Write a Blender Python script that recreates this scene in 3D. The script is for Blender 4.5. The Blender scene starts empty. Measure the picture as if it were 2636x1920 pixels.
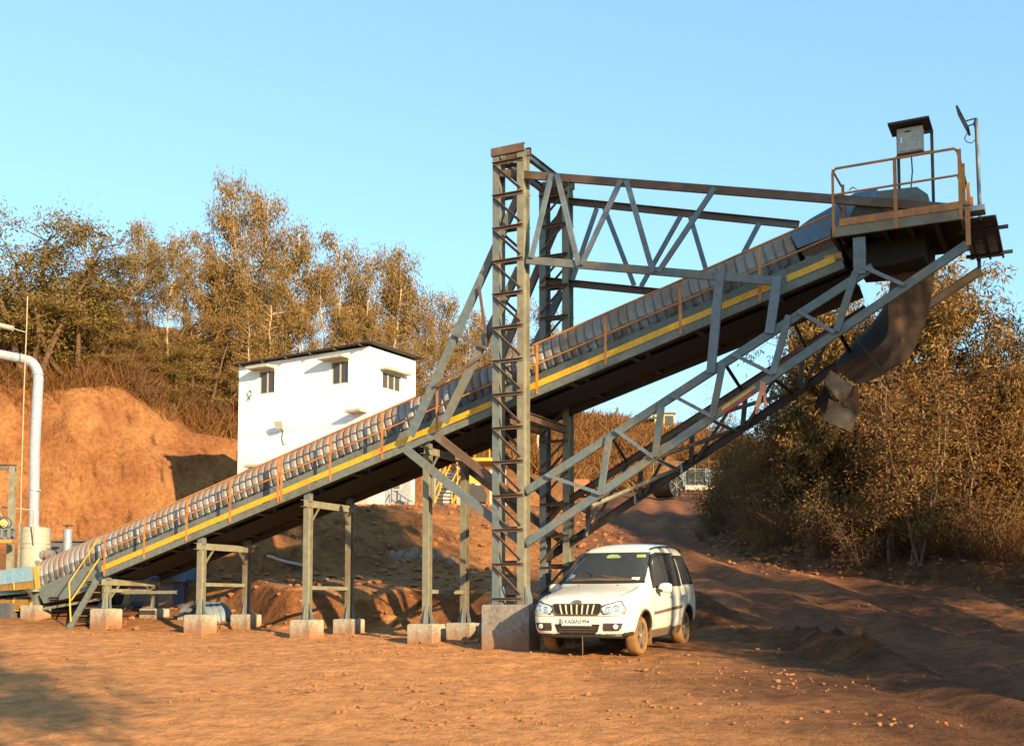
import bpy, bmesh, math, random
import numpy as np
from mathutils import Vector, Matrix
from mathutils.bvhtree import BVHTree
random.seed(7); RNG = np.random.default_rng(7)
scene = bpy.context.scene
COL = scene.collection
V = Vector
# ------------------------------------------------------------------ camera
F, CU, CAMH = 2900.0, 1318.0, 0.83      # focal length and principal point in photograph pixels
PITCH = math.atan(0.07); HOR = 1560.0; CV = HOR - F * math.tan(PITCH)
LAM = F / 3700.0                          # depth scale used by at_y
CAM = V((0, 0, CAMH))
cam = bpy.data.cameras.new('camera'); camo = bpy.data.objects.new('camera', cam); COL.objects.link(camo)
cam.sensor_fit = 'HORIZONTAL'; cam.sensor_width = 36.0; cam.lens = 36.0 * F / 2636.0
cam.shift_y = (CV - 960.0) / 2636.0
cam.clip_start = 0.1; cam.clip_end = 3000
camo.location = CAM; camo.rotation_euler = (math.pi / 2 + PITCH, 0, 0)
scene.camera = camo
cp, sp = math.cos(PITCH), math.sin(PITCH)

def ray(u, v):
    x = (u - CU) / F; y = -(v - CV) / F
    return V((x, cp - y * sp, sp + y * cp))
def proj(p):
    d = V(p) - CAM
    yc = d.z * cp - d.y * sp; zc = d.y * cp + d.z * sp
    return (CU + F * d.x / zc, CV - F * yc / zc)
def at_y(u, v, Y):
    r = ray(u, v); return CAM + r * (Y * LAM / r.y)
def on_z(u, v, z=0.0):
    r = ray(u, v); return CAM + r * ((z - CAMH) / r.z)
def on_vplane(u, v, P, N):
    r = ray(u, v); return CAM + r * ((V(P) - CAM).dot(N) / r.dot(N))

# ------------------------------------------------------------------ sun and sky
SUN_AZ = math.radians(34.0)      # to the right of straight behind the camera
SUN_EL = math.radians(17.0)
sdir = V((math.sin(SUN_AZ) * math.cos(SUN_EL), -math.cos(SUN_AZ) * math.cos(SUN_EL), math.sin(SUN_EL)))
sl = bpy.data.lights.new('sun', 'SUN'); so = bpy.data.objects.new('sun', sl); COL.objects.link(so)
sl.energy = 5.0; sl.angle = math.radians(0.53); sl.color = (1.0, 0.73, 0.41)
so.rotation_euler = sdir.to_track_quat('Z', 'Y').to_euler(); so.location = (10, -20, 40)
w = bpy.data.worlds.new('World'); scene.world = w; w.use_nodes = True
nt = w.node_tree; nt.nodes.clear()
wo = nt.nodes.new('ShaderNodeOutputWorld'); bg = nt.nodes.new('ShaderNodeBackground')
sky = nt.nodes.new('ShaderNodeTexSky'); sky.sky_type = 'NISHITA'; sky.sun_disc = False
sky.sun_elevation = SUN_EL; sky.sun_rotation = math.pi - SUN_AZ
sky.altitude = 600; sky.air_density = 1.0; sky.dust_density = 0.6; sky.ozone_density = 1.6
gm = nt.nodes.new('ShaderNodeGamma'); gm.inputs[1].default_value = 0.62
ml = nt.nodes.new('ShaderNodeMix'); ml.data_type = 'RGBA'; ml.blend_type = 'MULTIPLY'; ml.inputs[0].default_value = 1.0; ml.inputs[7].default_value = (1.54, 2.16, 2.28, 1)
nt.links.new(sky.outputs[0], gm.inputs[0]); nt.links.new(gm.outputs[0], ml.inputs[6]); nt.links.new(ml.outputs[2], bg.inputs[0])
bg.inputs[1].default_value = 0.085
nt.links.new(bg.outputs[0], wo.inputs[0])
scene.view_settings.view_transform = 'Standard'; scene.view_settings.look = 'None'
scene.view_settings.exposure = 1.4; scene.view_settings.gamma = 1.0
scene.render.engine = 'CYCLES'
scene.cycles.max_bounces = 6; scene.cycles.diffuse_bounces = 3; scene.cycles.transparent_max_bounces = 6
scene.cycles.use_denoising = True

# ------------------------------------------------------------------ materials
MATS = {}
KSC = dict(white_wall=0.95, yellow_paint=0.95, rail_orange=0.9, rail_yellow=0.95, car_white=0.92, plate_white=1.0, chrome=1.0, lamp_glass=1.0, hood_sheet=0.95, cloth_pink=0.9, light_blue=0.9, white_pipe=0.9, zinc=0.85, steel_blue=0.66, steel_grey=0.62, steel_olive=0.72, concrete=1.05, concrete_grey=0.9, steel_rusty=0.66, steel_dark=0.5, frame_green=0.64)
def _new(name):
    m = bpy.data.materials.new(name); m.use_nodes = True
    n = m.node_tree.nodes; n.clear()
    o = n.new('ShaderNodeOutputMaterial'); b = n.new('ShaderNodeBsdfPrincipled')
    m.node_tree.links.new(b.outputs[0], o.inputs[0]); MATS[name] = m
    return m, m.node_tree, b
def _noise(t, scale, detail=6.0, rough=0.6, coord='Object', stretch=None):
    tc = t.nodes.new('ShaderNodeTexCoord'); n = t.nodes.new('ShaderNodeTexNoise')
    n.inputs['Scale'].default_value = scale; n.inputs['Detail'].default_value = detail; n.inputs['Roughness'].default_value = rough
    if stretch:
        mp = t.nodes.new('ShaderNodeMapping'); mp.inputs['Scale'].default_value = stretch
        t.links.new(tc.outputs[coord], mp.inputs[0]); t.links.new(mp.outputs[0], n.inputs['Vector'])
    else:
        t.links.new(tc.outputs[coord], n.inputs['Vector'])
    return n
def _ramp(t, fac, stops):
    r = t.nodes.new('ShaderNodeValToRGB'); e = r.color_ramp.elements
    while len(e) < len(stops): e.new(0.5)
    for i, (p, c) in enumerate(stops):
        e[i].position = p; e[i].color = (c[0], c[1], c[2], 1)
    t.links.new(fac, r.inputs[0]); return r
def _mix(t, fac, a, b, mode='MIX'):
    m = t.nodes.new('ShaderNodeMix'); m.data_type = 'RGBA'; m.blend_type = mode
    if isinstance(fac, float): m.inputs[0].default_value = fac
    else: t.links.new(fac, m.inputs[0])
    for i, c in ((6, a), (7, b)):
        if isinstance(c, tuple): m.inputs[i].default_value = (c[0], c[1], c[2], 1)
        else: t.links.new(c, m.inputs[i])
    return m.outputs[2]
def _bump(t, b, h, strength=0.3, dist=0.02):
    bp = t.nodes.new('ShaderNodeBump'); bp.inputs['Strength'].default_value = strength; bp.inputs['Distance'].default_value = dist
    t.links.new(h, bp.inputs['Height']); t.links.new(bp.outputs[0], b.inputs['Normal'])
def paint(name, color, patch=None, amount=0.5, scale=1.6, rough=0.5, metal=0.0, streak=None, speck=0.25):
    """painted or bare steel with patches of a second colour and fine dirt"""
    kk = KSC.get(name, 0.74); color = tuple(c * kk for c in color); patch = tuple(c * kk for c in patch) if patch else None
    m, t, b = _new(name)
    n = _noise(t, scale, 8, 0.65, stretch=streak); n2 = _noise(t, scale * 9, 4, 0.6)
    patch = patch or tuple(c * 0.6 for c in color)
    lo = 0.62 - amount * 0.35
    r = _ramp(t, n.outputs[0], [(lo, (0, 0, 0)), (lo + 0.16, (1, 1, 1))])
    c = _mix(t, r.outputs[0], color, patch)
    r2 = _ramp(t, n2.outputs[0], [(0.35, (1 - speck,) * 3), (0.7, (1.08, 1.06, 1.04))])
    c = _mix(t, 1.0, c, r2.outputs[0], 'MULTIPLY')
    t.links.new(c, b.inputs['Base Color']); b.inputs['Roughness'].default_value = rough; b.inputs['Metallic'].default_value = metal
    _bump(t, b, n2.outputs[0], 0.15, 0.004)
    return m
def plain(name, color, rough=0.5, metal=0.0, var=0.2, scale=6, coat=0.0):
    kk = KSC.get(name, 0.74); color = tuple(c * kk for c in color)
    m, t, b = _new(name)
    n = _noise(t, scale, 5)
    r = _ramp(t, n.outputs[0], [(0.3, tuple(c * (1 - var) for c in color)), (0.7, tuple(min(1, c * (1 + var * 0.6)) for c in color))])
    t.links.new(r.outputs[0], b.inputs['Base Color']); b.inputs['Roughness'].default_value = rough; b.inputs['Metallic'].default_value = metal
    b.inputs['Coat Weight'].default_value = coat
    return m
def soil(name, stops, scale=0.35, bump=0.6, dist=0.06, streak=None, flat=None, dark=False):
    m, t, b = _new(name)
    n = _noise(t, scale, 12, 0.62, stretch=streak); n2 = _noise(t, scale * 12, 10, 0.68); n3 = _noise(t, scale * 70, 6, 0.6)
    r = _ramp(t, n.outputs[0], stops)
    if flat:      # pale dry dust settles where the ground is level
        g = t.nodes.new('ShaderNodeNewGeometry'); sx = t.nodes.new('ShaderNodeSeparateXYZ'); t.links.new(g.outputs['Normal'], sx.inputs[0])
        nf = _noise(t, 0.5, 8, 0.65)
        ad = t.nodes.new('ShaderNodeMath'); ad.operation = 'MULTIPLY_ADD'; ad.inputs[1].default_value = 0.30; t.links.new(nf.outputs[0], ad.inputs[0]); t.links.new(sx.outputs[2], ad.inputs[2])
        rf = _ramp(t, ad.outputs[0], [(0.98, (0, 0, 0)), (1.0, (0, 0, 0))]); rf.color_ramp.elements[0].position = 0.94; rf.color_ramp.elements[1].color = (1, 1, 1, 1)
        tcf = t.nodes.new('ShaderNodeTexCoord'); sf = t.nodes.new('ShaderNodeSeparateXYZ'); t.links.new(tcf.outputs['Object'], sf.inputs[0])
        mf = t.nodes.new('ShaderNodeMapRange'); mf.inputs['From Min'].default_value = 23.5; mf.inputs['From Max'].default_value = 27.0; mf.inputs['To Min'].default_value = 1.0; mf.inputs['To Max'].default_value = 0.12; t.links.new(sf.outputs[1], mf.inputs['Value'])
        mz = t.nodes.new('ShaderNodeMath'); mz.operation = 'MULTIPLY'; t.links.new(rf.outputs[0], mz.inputs[0]); t.links.new(mf.outputs[0], mz.inputs[1])
        base = _mix(t, mz.outputs[0], r.outputs[0], flat)
        if dark:  # darker red-brown earth towards the road on the right
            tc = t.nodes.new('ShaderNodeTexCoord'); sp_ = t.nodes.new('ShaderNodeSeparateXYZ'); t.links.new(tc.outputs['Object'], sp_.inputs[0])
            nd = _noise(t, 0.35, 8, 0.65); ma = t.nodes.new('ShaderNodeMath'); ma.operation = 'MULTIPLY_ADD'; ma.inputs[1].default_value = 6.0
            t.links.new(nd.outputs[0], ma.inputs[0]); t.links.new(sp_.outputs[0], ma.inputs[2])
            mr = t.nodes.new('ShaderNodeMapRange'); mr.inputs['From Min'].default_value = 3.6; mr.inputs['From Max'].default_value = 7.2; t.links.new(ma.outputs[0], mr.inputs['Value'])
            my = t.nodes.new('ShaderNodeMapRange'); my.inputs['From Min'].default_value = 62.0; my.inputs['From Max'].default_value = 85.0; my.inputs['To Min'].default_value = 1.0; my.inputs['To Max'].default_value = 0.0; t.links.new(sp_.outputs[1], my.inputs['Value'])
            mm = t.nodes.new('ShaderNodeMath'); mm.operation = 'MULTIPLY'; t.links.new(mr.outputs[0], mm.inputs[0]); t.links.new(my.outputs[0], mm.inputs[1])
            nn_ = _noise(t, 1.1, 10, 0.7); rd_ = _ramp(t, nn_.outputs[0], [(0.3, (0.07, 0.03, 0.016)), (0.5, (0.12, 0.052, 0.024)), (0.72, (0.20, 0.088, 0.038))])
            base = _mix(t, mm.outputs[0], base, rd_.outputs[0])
    else: base = r.outputs[0]
    r2 = _ramp(t, n2.outputs[0], [(0.28, (0.52, 0.48, 0.46)), (0.55, (1, 1, 1)), (0.78, (1.25, 1.22, 1.18))])
    r3 = _ramp(t, n3.outputs[0], [(0.3, (0.7, 0.68, 0.66)), (0.62, (1.1, 1.1, 1.1))])
    c = _mix(t, 1.0, base, r2.outputs[0], 'MULTIPLY'); c = _mix(t, 0.8, c, r3.outputs[0], 'MULTIPLY')
    if flat:      # washed and scraped streaks down the cut faces
        ns = _noise(t, 1.0, 9, 0.7, stretch=(1.5, 1.5, 0.28)); rs = _ramp(t, ns.outputs[0], [(0.34, (0.45, 0.38, 0.34)), (0.44, (1, 1, 1)), (0.7, (1.12, 1.1, 1.06))])
        iv = t.nodes.new('ShaderNodeMapRange'); iv.inputs['From Min'].default_value = 0.80; iv.inputs['From Max'].default_value = 0.95; iv.inputs['To Min'].default_value = 1.0; iv.inputs['To Max'].default_value = 0.0; t.links.new(sx.outputs[2], iv.inputs['Value'])
        c = _mix(t, iv.outputs[0], c, _mix(t, 1.0, c, rs.outputs[0], 'MULTIPLY'))
    t.links.new(c, b.inputs['Base Color']); b.inputs['Roughness'].default_value = 0.95
    b.inputs['Specular IOR Level'].default_value = 0.15
    mh = t.nodes.new('ShaderNodeMath'); mh.operation = 'MULTIPLY_ADD'; mh.inputs[1].default_value = 0.35
    t.links.new(n3.outputs[0], mh.inputs[0]); t.links.new(n2.outputs[0], mh.inputs[2])
    h = mh.outputs[0]
    _bump(t, b, h, bump, dist)
    return m
def leafmat(name, cols, trans=0.35, rough=0.6):
    m, t, b = _new(name)
    g = t.nodes.new('ShaderNodeNewGeometry')
    st = [(i / max(1, len(cols) - 1), tuple(x * 0.72 for x in c)) for i, c in enumerate(cols)]
    r = _ramp(t, g.outputs['Random Per Island'], st)
    t.links.new(r.outputs[0], b.inputs['Base Color']); b.inputs['Roughness'].default_value = rough
    b.inputs['Specular IOR Level'].default_value = 0.25
    tr = t.nodes.new('ShaderNodeBsdfTranslucent'); t.links.new(r.outputs[0], tr.inputs[0])
    mx = t.nodes.new('ShaderNodeMixShader'); mx.inputs[0].default_value = trans
    out = [n for n in t.nodes if n.type == 'OUTPUT_MATERIAL'][0]
    t.links.new(b.outputs[0], mx.inputs[1]); t.links.new(tr.outputs[0], mx.inputs[2]); t.links.new(mx.outputs[0], out.inputs[0])
    return m
def glass(name, color=(0.015, 0.02, 0.025), rough=0.04):
    m, t, b = _new(name)
    b.inputs['Base Color'].default_value = (*color, 1); b.inputs['Roughness'].default_value = rough
    b.inputs['Specular IOR Level'].default_value = 0.6
    return m

GREY = (0.175, 0.235, 0.26); RUST = (0.16, 0.085, 0.05)
paint('steel_grey', GREY, (0.27, 0.24, 0.17), 0.45, 0.9, 0.55)
paint('steel_olive', (0.27, 0.265, 0.19), (0.21, 0.15, 0.10), 0.35, 0.9, 0.55)
paint('steel_rusty', (0.17, 0.10, 0.065), (0.21, 0.19, 0.17), 0.35, 0.8, 0.7)
paint('steel_dark', (0.10, 0.075, 0.062), (0.06, 0.05, 0.048), 0.5, 1.0, 0.7)
paint('steel_blue', (0.19, 0.25, 0.31), (0.2, 0.2, 0.2), 0.3, 1.3, 0.5)
paint('zinc', (0.36, 0.41, 0.46), (0.28, 0.30, 0.32), 0.3, 2.0, 0.42, 0.3)
paint('hood_sheet', (0.30, 0.31, 0.31), (0.25, 0.175, 0.125), 0.42, 0.8, 0.45, 0.15)
paint('frame_green', (0.21, 0.24, 0.215), (0.17, 0.16, 0.12), 0.3, 1.5, 0.55)
paint('yellow_paint', (0.66, 0.36, 0.010), (0.46, 0.22, 0.015), 0.2, 2.0, 0.5)
paint('rail_orange', (0.52, 0.22, 0.045), (0.36, 0.13, 0.04), 0.4, 2.0, 0.55)
paint('rail_yellow', (0.62, 0.33, 0.03), (0.45, 0.2, 0.04), 0.3, 2.0, 0.55)
paint('ochre_panel', (0.42, 0.22, 0.03), (0.28, 0.13, 0.03), 0.5, 1.2, 0.6)
paint('blue_sheet', (0.10, 0.24, 0.42), (0.18, 0.24, 0.30), 0.4, 1.6, 0.45)
paint('light_blue', (0.22, 0.40, 0.52), (0.32, 0.42, 0.48), 0.5, 2.2, 0.4, 0.1, streak=(2, 2, 0.3))
paint('navy', (0.05, 0.075, 0.16), (0.09, 0.09, 0.11), 0.4, 1.2, 0.5)
paint('slate', (0.11, 0.12, 0.15), (0.15, 0.13, 0.12), 0.4, 1.2, 0.55)
paint('cream_paint', (0.50, 0.47, 0.37), (0.42, 0.37, 0.27), 0.35, 1.0, 0.5)
paint('white_pipe', (0.33, 0.37, 0.43), (0.29, 0.31, 0.34), 0.2, 1.5, 0.35)
paint('concrete', (0.37, 0.32, 0.24), (0.22, 0.18, 0.14), 0.45, 2.2, 0.9, speck=0.35)
paint('concrete_grey', (0.27, 0.245, 0.22), (0.15, 0.125, 0.11), 0.4, 1.4, 0.9, speck=0.35)
paint('white_wall', (0.86, 0.85, 0.82), (0.80, 0.76, 0.68), 0.12, 0.5, 0.85, streak=(1, 1, 0.35), speck=0.06)
paint('shade_slab', (0.62, 0.58, 0.48), (0.45, 0.38, 0.28), 0.4, 1.5, 0.85)
paint('roof_sheet', (0.10, 0.085, 0.08), (0.16, 0.11, 0.08), 0.4, 1.2, 0.7)
paint('rubber_belt', (0.075, 0.045, 0.032), (0.13, 0.07, 0.042), 0.5, 1.3, 0.9)
plain('belt_black', (0.022, 0.019, 0.018), 0.9)
paint('belt_sunlit', (0.42, 0.255, 0.14), (0.26, 0.155, 0.09), 0.4, 1.6, 0.85)  # tan of the torn flaps, with sunlight put into the colour
paint('red_paint', (0.50, 0.045, 0.05), (0.4, 0.08, 0.06), 0.2, 3, 0.5)
paint('box_grey', (0.50, 0.50, 0.47), (0.44, 0.43, 0.40), 0.2, 2.0, 0.45)
paint('container_orange', (0.45, 0.19, 0.06), (0.35, 0.13, 0.05), 0.3, 0.8, 0.6)
paint('cab_yellow', (0.62, 0.43, 0.05), (0.5, 0.33, 0.06), 0.3, 1.0, 0.5)
plain('black_plastic', (0.018, 0.017, 0.017), 0.55)
plain('dark_steel', (0.035, 0.033, 0.035), 0.6)
plain('window_dark', (0.07, 0.055, 0.04), 0.25)
plain('window_frame', (0.55, 0.50, 0.36), 0.6)
plain('shutter_grey', (0.33, 0.35, 0.38), 0.55)
plain('cable', (0.05, 0.045, 0.04), 0.7)
plain('cloth_pink', (0.55, 0.26, 0.18), 0.9)
plain('wood', (0.24, 0.12, 0.06), 0.9)
plain('stone_red', (0.34, 0.145, 0.055), 0.95, scale=3)
plain('stone_grey', (0.30, 0.20, 0.15), 0.95, scale=3)
plain('sack_white', (0.55, 0.44, 0.36), 0.9, scale=3)
plain('car_trim', (0.03, 0.028, 0.026), 0.5)
plain('chrome', (0.65, 0.64, 0.62), 0.18, 0.9, 0.05)
plain('lamp_glass', (0.62, 0.64, 0.68), 0.08, 0.35, 0.35, scale=28, coat=0.6)
plain('amber', (0.75, 0.30, 0.03), 0.25)
plain('plate_white', (0.78, 0.76, 0.70), 0.4, var=0.05)
plain('ink', (0.012, 0.012, 0.014), 0.5)
plain('green_sticker', (0.35, 0.55, 0.18), 0.5)
plain('tyre_dusty', (0.30, 0.155, 0.055), 0.92, scale=5, var=0.35)
plain('rim_dusty', (0.42, 0.33, 0.23), 0.4, 0.5, scale=9)
plain('dust_brown', (0.16, 0.10, 0.055), 0.9)
paint('car_white', (0.76, 0.73, 0.64), (0.66, 0.58, 0.44), 0.12, 1.0, 0.25, speck=0.04)
MATS['car_white'].node_tree.nodes['Principled BSDF'].inputs['Coat Weight'].default_value = 0.6
glass('car_glass', (0.035, 0.043, 0.055), 0.03); glass('house_glass', (0.05, 0.045, 0.04), 0.1)
plain('trunk_pale', (0.60, 0.42, 0.26), 0.9, scale=3, var=0.3)
plain('trunk_brown', (0.16, 0.09, 0.05), 0.95, scale=3, var=0.4)
plain('twig', (0.20, 0.12, 0.07), 0.95, scale=3)
leafmat('leaf_gold', [(0.27, 0.14, 0.040), (0.36, 0.22, 0.070), (0.27, 0.18, 0.058), (0.41, 0.26, 0.09), (0.19, 0.13, 0.045)])
leafmat('leaf_olive', [(0.16, 0.115, 0.026), (0.25, 0.175, 0.04), (0.30, 0.19, 0.045), (0.18, 0.14, 0.035)])
leafmat('leaf_green', [(0.16, 0.095, 0.026), (0.26, 0.15, 0.040), (0.36, 0.20, 0.055), (0.44, 0.25, 0.075), (0.15, 0.10, 0.03)])
leafmat('leaf_dark', [(0.08, 0.06, 0.02), (0.14, 0.085, 0.027), (0.20, 0.105, 0.035), (0.10, 0.07, 0.025)])
leafmat('leaf_russet', [(0.19, 0.075, 0.025), (0.28, 0.12, 0.036), (0.21, 0.11, 0.036), (0.33, 0.16, 0.05)])
leafmat('dry_grass', [(0.20, 0.085, 0.028), (0.29, 0.14, 0.04), (0.24, 0.105, 0.035), (0.33, 0.17, 0.055), (0.15, 0.065, 0.025)], 0.2, 0.9)
leafmat('dry_twigs', [(0.12, 0.05, 0.022), (0.19, 0.08, 0.03), (0.24, 0.11, 0.04), (0.09, 0.042, 0.02)], 0.1, 0.9)
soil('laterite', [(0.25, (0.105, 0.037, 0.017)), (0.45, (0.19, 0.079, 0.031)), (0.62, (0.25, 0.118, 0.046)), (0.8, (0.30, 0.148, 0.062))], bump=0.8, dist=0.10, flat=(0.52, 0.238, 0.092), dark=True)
soil('road_soil', [(0.3, (0.105, 0.041, 0.021)), (0.5, (0.18, 0.073, 0.034)), (0.7, (0.28, 0.118, 0.052))], 0.3, 0.6, 0.05, streak=(1.4, 0.35, 1))

# ------------------------------------------------------------------ mesh building
class MB:
    def __init__(s): s.v = []; s.f = []
    def add(s, vs, fs):
        o = len(s.v); s.v.extend([tuple(p) for p in vs]); s.f.extend([tuple(i + o for i in f) for f in fs]); return s
    def box(s, c, ax, ay, az):
        """centre and three half-axis vectors"""
        c, ax, ay, az = V(c), V(ax), V(ay), V(az)
        vs = [c + ax * i + ay * j + az * k for k in (-1, 1) for j in (-1, 1) for i in (-1, 1)]
        return s.add(vs, [(0, 2, 3, 1), (4, 5, 7, 6), (0, 1, 5, 4), (2, 6, 7, 3), (0, 4, 6, 2), (1, 3, 7, 5)])
    def abox(s, x0, x1, y0, y1, z0, z1):
        return s.box(((x0 + x1) / 2, (y0 + y1) / 2, (z0 + z1) / 2), ((x1 - x0) / 2, 0, 0), (0, (y1 - y0) / 2, 0), (0, 0, (z1 - z0) / 2))
    def beam(s, p, q, prof, side):
        """extrude closed 2D profile (a along 'side', b across) from p to q"""
        p, q = V(p), V(q); d = (q - p).normalized(); a = V(side); a = (a - d * a.dot(d)).normalized(); b = d.cross(a)
        n = len(prof); vs = [p + a * x + b * y for x, y in prof] + [q + a * x + b * y for x, y in prof]
        fs = [(i, (i + 1) % n, n + (i + 1) % n, n + i) for i in range(n)]
        fs += [tuple(range(n))[::-1], tuple(range(n, 2 * n))]
        return s.add(vs, fs)
    def tube(s, pts, r, n=6, caps=True):
        pts = [V(p) for p in pts]; m = len(pts)
        rr = r if isinstance(r, (list, tuple)) else [r] * m
        d0 = (pts[1] - pts[0]).normalized(); a = d0.orthogonal().normalized(); vs = []
        for i, p in enumerate(pts):
            d = (pts[min(i + 1, m - 1)] - pts[max(i - 1, 0)]).normalized()
            a = (a - d * a.dot(d)).normalized(); b = d.cross(a)
            for k in range(n):
                t = 2 * math.pi * k / n; vs.append(p + (a * math.cos(t) + b * math.sin(t)) * rr[i])
        fs = [(i * n + k, i * n + (k + 1) % n, (i + 1) * n + (k + 1) % n, (i + 1) * n + k) for i in range(m - 1) for k in range(n)]
        if caps: fs += [tuple(range(n))[::-1], tuple(range((m - 1) * n, m * n))]
        return s.add(vs, fs)
    def lathe(s, c, axis, prof, n=24, ref=None, caps=True):
        """prof: (radius, height along axis)"""
        c = V(c); ax = V(axis).normalized(); a = V(ref) if ref else ax.orthogonal(); a = (a - ax * a.dot(ax)).normalized(); b = ax.cross(a)
        vs = []
        for r, h in prof:
            for k in range(n):
                t = 2 * math.pi * k / n; vs.append(c + ax * h + (a * math.cos(t) + b * math.sin(t)) * r)
        m = len(prof); fs = [(i * n + k, i * n + (k + 1) % n, (i + 1) * n + (k + 1) % n, (i + 1) * n + k) for i in range(m - 1) for k in range(n)]
        if caps and prof[0][0] > 1e-4: fs.append(tuple(range(n))[::-1])
        if caps and prof[-1][0] > 1e-4: fs.append(tuple(range((m - 1) * n, m * n)))
        return s.add(vs, fs)
    def prism(s, poly, off):
        """extrude a 3D polygon by a vector"""
        poly = [V(p) for p in poly]; off = V(off); n = len(poly)
        vs = poly + [p + off for p in poly]
        fs = [(i, (i + 1) % n, n + (i + 1) % n, n + i) for i in range(n)] + [tuple(range(n))[::-1], tuple(range(n, 2 * n))]
        return s.add(vs, fs)
    def sheet(s, rows, thick=None):
        """grid of points; thick = offset vector for a second side"""
        nr, nc = len(rows), len(rows[0]); vs = [V(p) for r in rows for p in r]
        fs = [(i * nc + j, i * nc + j + 1, (i + 1) * nc + j + 1, (i + 1) * nc + j) for i in range(nr - 1) for j in range(nc - 1)]
        if thick is not None:
            o = len(vs); t = V(thick); vs += [p + t for p in vs]
            fs += [tuple(i + o for i in f)[::-1] for f in list(fs)]
            ring = [j for j in range(nc)] + [i * nc + nc - 1 for i in range(1, nr)] + [(nr - 1) * nc + j for j in range(nc - 2, -1, -1)] + [i * nc for i in range(nr - 2, 0, -1)]
            for k in range(len(ring)):
                x, y = ring[k], ring[(k + 1) % len(ring)]; fs.append((y, x, x + o, y + o))
        return s.add(vs, fs)
def I_prof(w, h, t=0.012):
    a, b, e = w / 2, h / 2, t / 2
    return [(-a, -b), (a, -b), (a, -b + t), (e, -b + t), (e, b - t), (a, b - t), (a, b), (-a, b), (-a, b - t), (-e, b - t), (-e, -b + t), (-a, -b + t)]
def C_prof(w, h, t=0.01):
    """web at a=-w/2, flanges to +a"""
    a, b = w / 2, h / 2
    return [(-a, -b), (a, -b), (a, -b + t), (-a + t, -b + t), (-a + t, b - t), (a, b - t), (a, b), (-a, b)]
def L_prof(w, h, t=0.009):
    return [(0, 0), (w, 0), (w, t), (t, t), (t, h), (0, h)]
def R_prof(w, h): return [(-w / 2, -h / 2), (w / 2, -h / 2), (w / 2, h / 2), (-w / 2, h / 2)]

ROOT = {}
def thing(name, label, cat, loc=(0, 0, 0), rotz=0.0, group=None):
    o = bpy.data.objects.new(name, None); COL.objects.link(o)
    o.empty_display_size = 0.2
    o.location = loc; o.rotation_euler = (0, 0, rotz); o['label'] = label; o['category'] = cat
    if group: o['group'] = group
    ROOT[o.name] = V(loc)
    return o
def smooth_mesh(me, angle=None):
    me.polygons.foreach_set('use_smooth', [True] * len(me.polygons))
    if angle is not None:
        try: me.set_sharp_from_angle(angle=angle)
        except Exception: pass
def build(name, mb, mat, parent=None, local=False, smooth=None, label=None, fix=True):
    """link the builder's mesh; world coordinates unless local"""
    off = V((0, 0, 0))
    if parent is not None and not local:
        r = parent
        while r.parent is not None: r = r.parent
        off = ROOT.get(r.name, V((0, 0, 0)))
    me = bpy.data.meshes.new(name); me.from_pydata([(p[0] - off.x, p[1] - off.y, p[2] - off.z) for p in mb.v], [], mb.f)
    if fix:
        bm = bmesh.new(); bm.from_mesh(me); bmesh.ops.recalc_face_normals(bm, faces=bm.faces); bm.to_mesh(me); bm.free()
    if smooth is not None: smooth_mesh(me, smooth)
    me.materials.append(MATS[mat]); me.update()
    o = bpy.data.objects.new(name, me); COL.objects.link(o)
    if parent is not None: o.parent = parent
    else: ROOT[o.name] = V((0, 0, 0))
    if label: o['label'] = label
    return o
def solo(name, mb, mat, label, cat, base=None, group=None, smooth=None):
    """a thing that is one mesh; origin at 'base'"""
    b = V(base) if base is not None else V((0, 0, 0))
    m2 = MB(); m2.v = [(p[0] - b.x, p[1] - b.y, p[2] - b.z) for p in mb.v]; m2.f = mb.f
    o = build(name, m2, mat, smooth=smooth); o.location = b
    o['label'] = label; o['category'] = cat
    if group: o['group'] = group
    return o
def np_quads(name, quads, mat, parent=None, kind=None):
    """quads: (N,4,3) array of loose faces"""
    n = len(quads); me = bpy.data.meshes.new(name)
    me.vertices.add(n * 4); me.vertices.foreach_set('co', np.ascontiguousarray(quads, dtype=np.float32).ravel())
    me.loops.add(n * 4); me.loops.foreach_set('vertex_index', np.arange(n * 4, dtype=np.int32))
    me.polygons.add(n); me.polygons.foreach_set('loop_start', np.arange(0, n * 4, 4, dtype=np.int32)); me.polygons.foreach_set('loop_total', np.full(n, 4, dtype=np.int32))
    me.materials.append(MATS[mat]); me.update(calc_edges=True); me.validate()
    o = bpy.data.objects.new(name, me); COL.objects.link(o)
    if parent is not None: o.parent = parent
    if kind: o['kind'] = kind
    return o

def _house_dirt():
    m = MATS['white_wall']; t = m.node_tree; b = t.nodes['Principled BSDF']; src = b.inputs['Base Color'].links[0].from_socket
    tc = t.nodes.new('ShaderNodeTexCoord'); sx = t.nodes.new('ShaderNodeSeparateXYZ'); t.links.new(tc.outputs['Object'], sx.inputs[0])
    n = _noise(t, 1.2, 8, 0.7, stretch=(1, 1, 0.25)); ma = t.nodes.new('ShaderNodeMath'); ma.operation = 'MULTIPLY_ADD'; ma.inputs[1].default_value = -3.2
    t.links.new(n.outputs[0], ma.inputs[0]); t.links.new(sx.outputs[2], ma.inputs[2])
    mr = t.nodes.new('ShaderNodeMapRange'); mr.inputs['From Min'].default_value = -1.0; mr.inputs['From Max'].default_value = 1.6; mr.inputs['To Min'].default_value = 0.75; mr.inputs['To Max'].default_value = 0.0
    t.links.new(ma.outputs[0], mr.inputs['Value'])
    t.links.new(_mix(t, mr.outputs[0], src, (0.52, 0.36, 0.22)), b.inputs['Base Color'])
_house_dirt()

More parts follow.
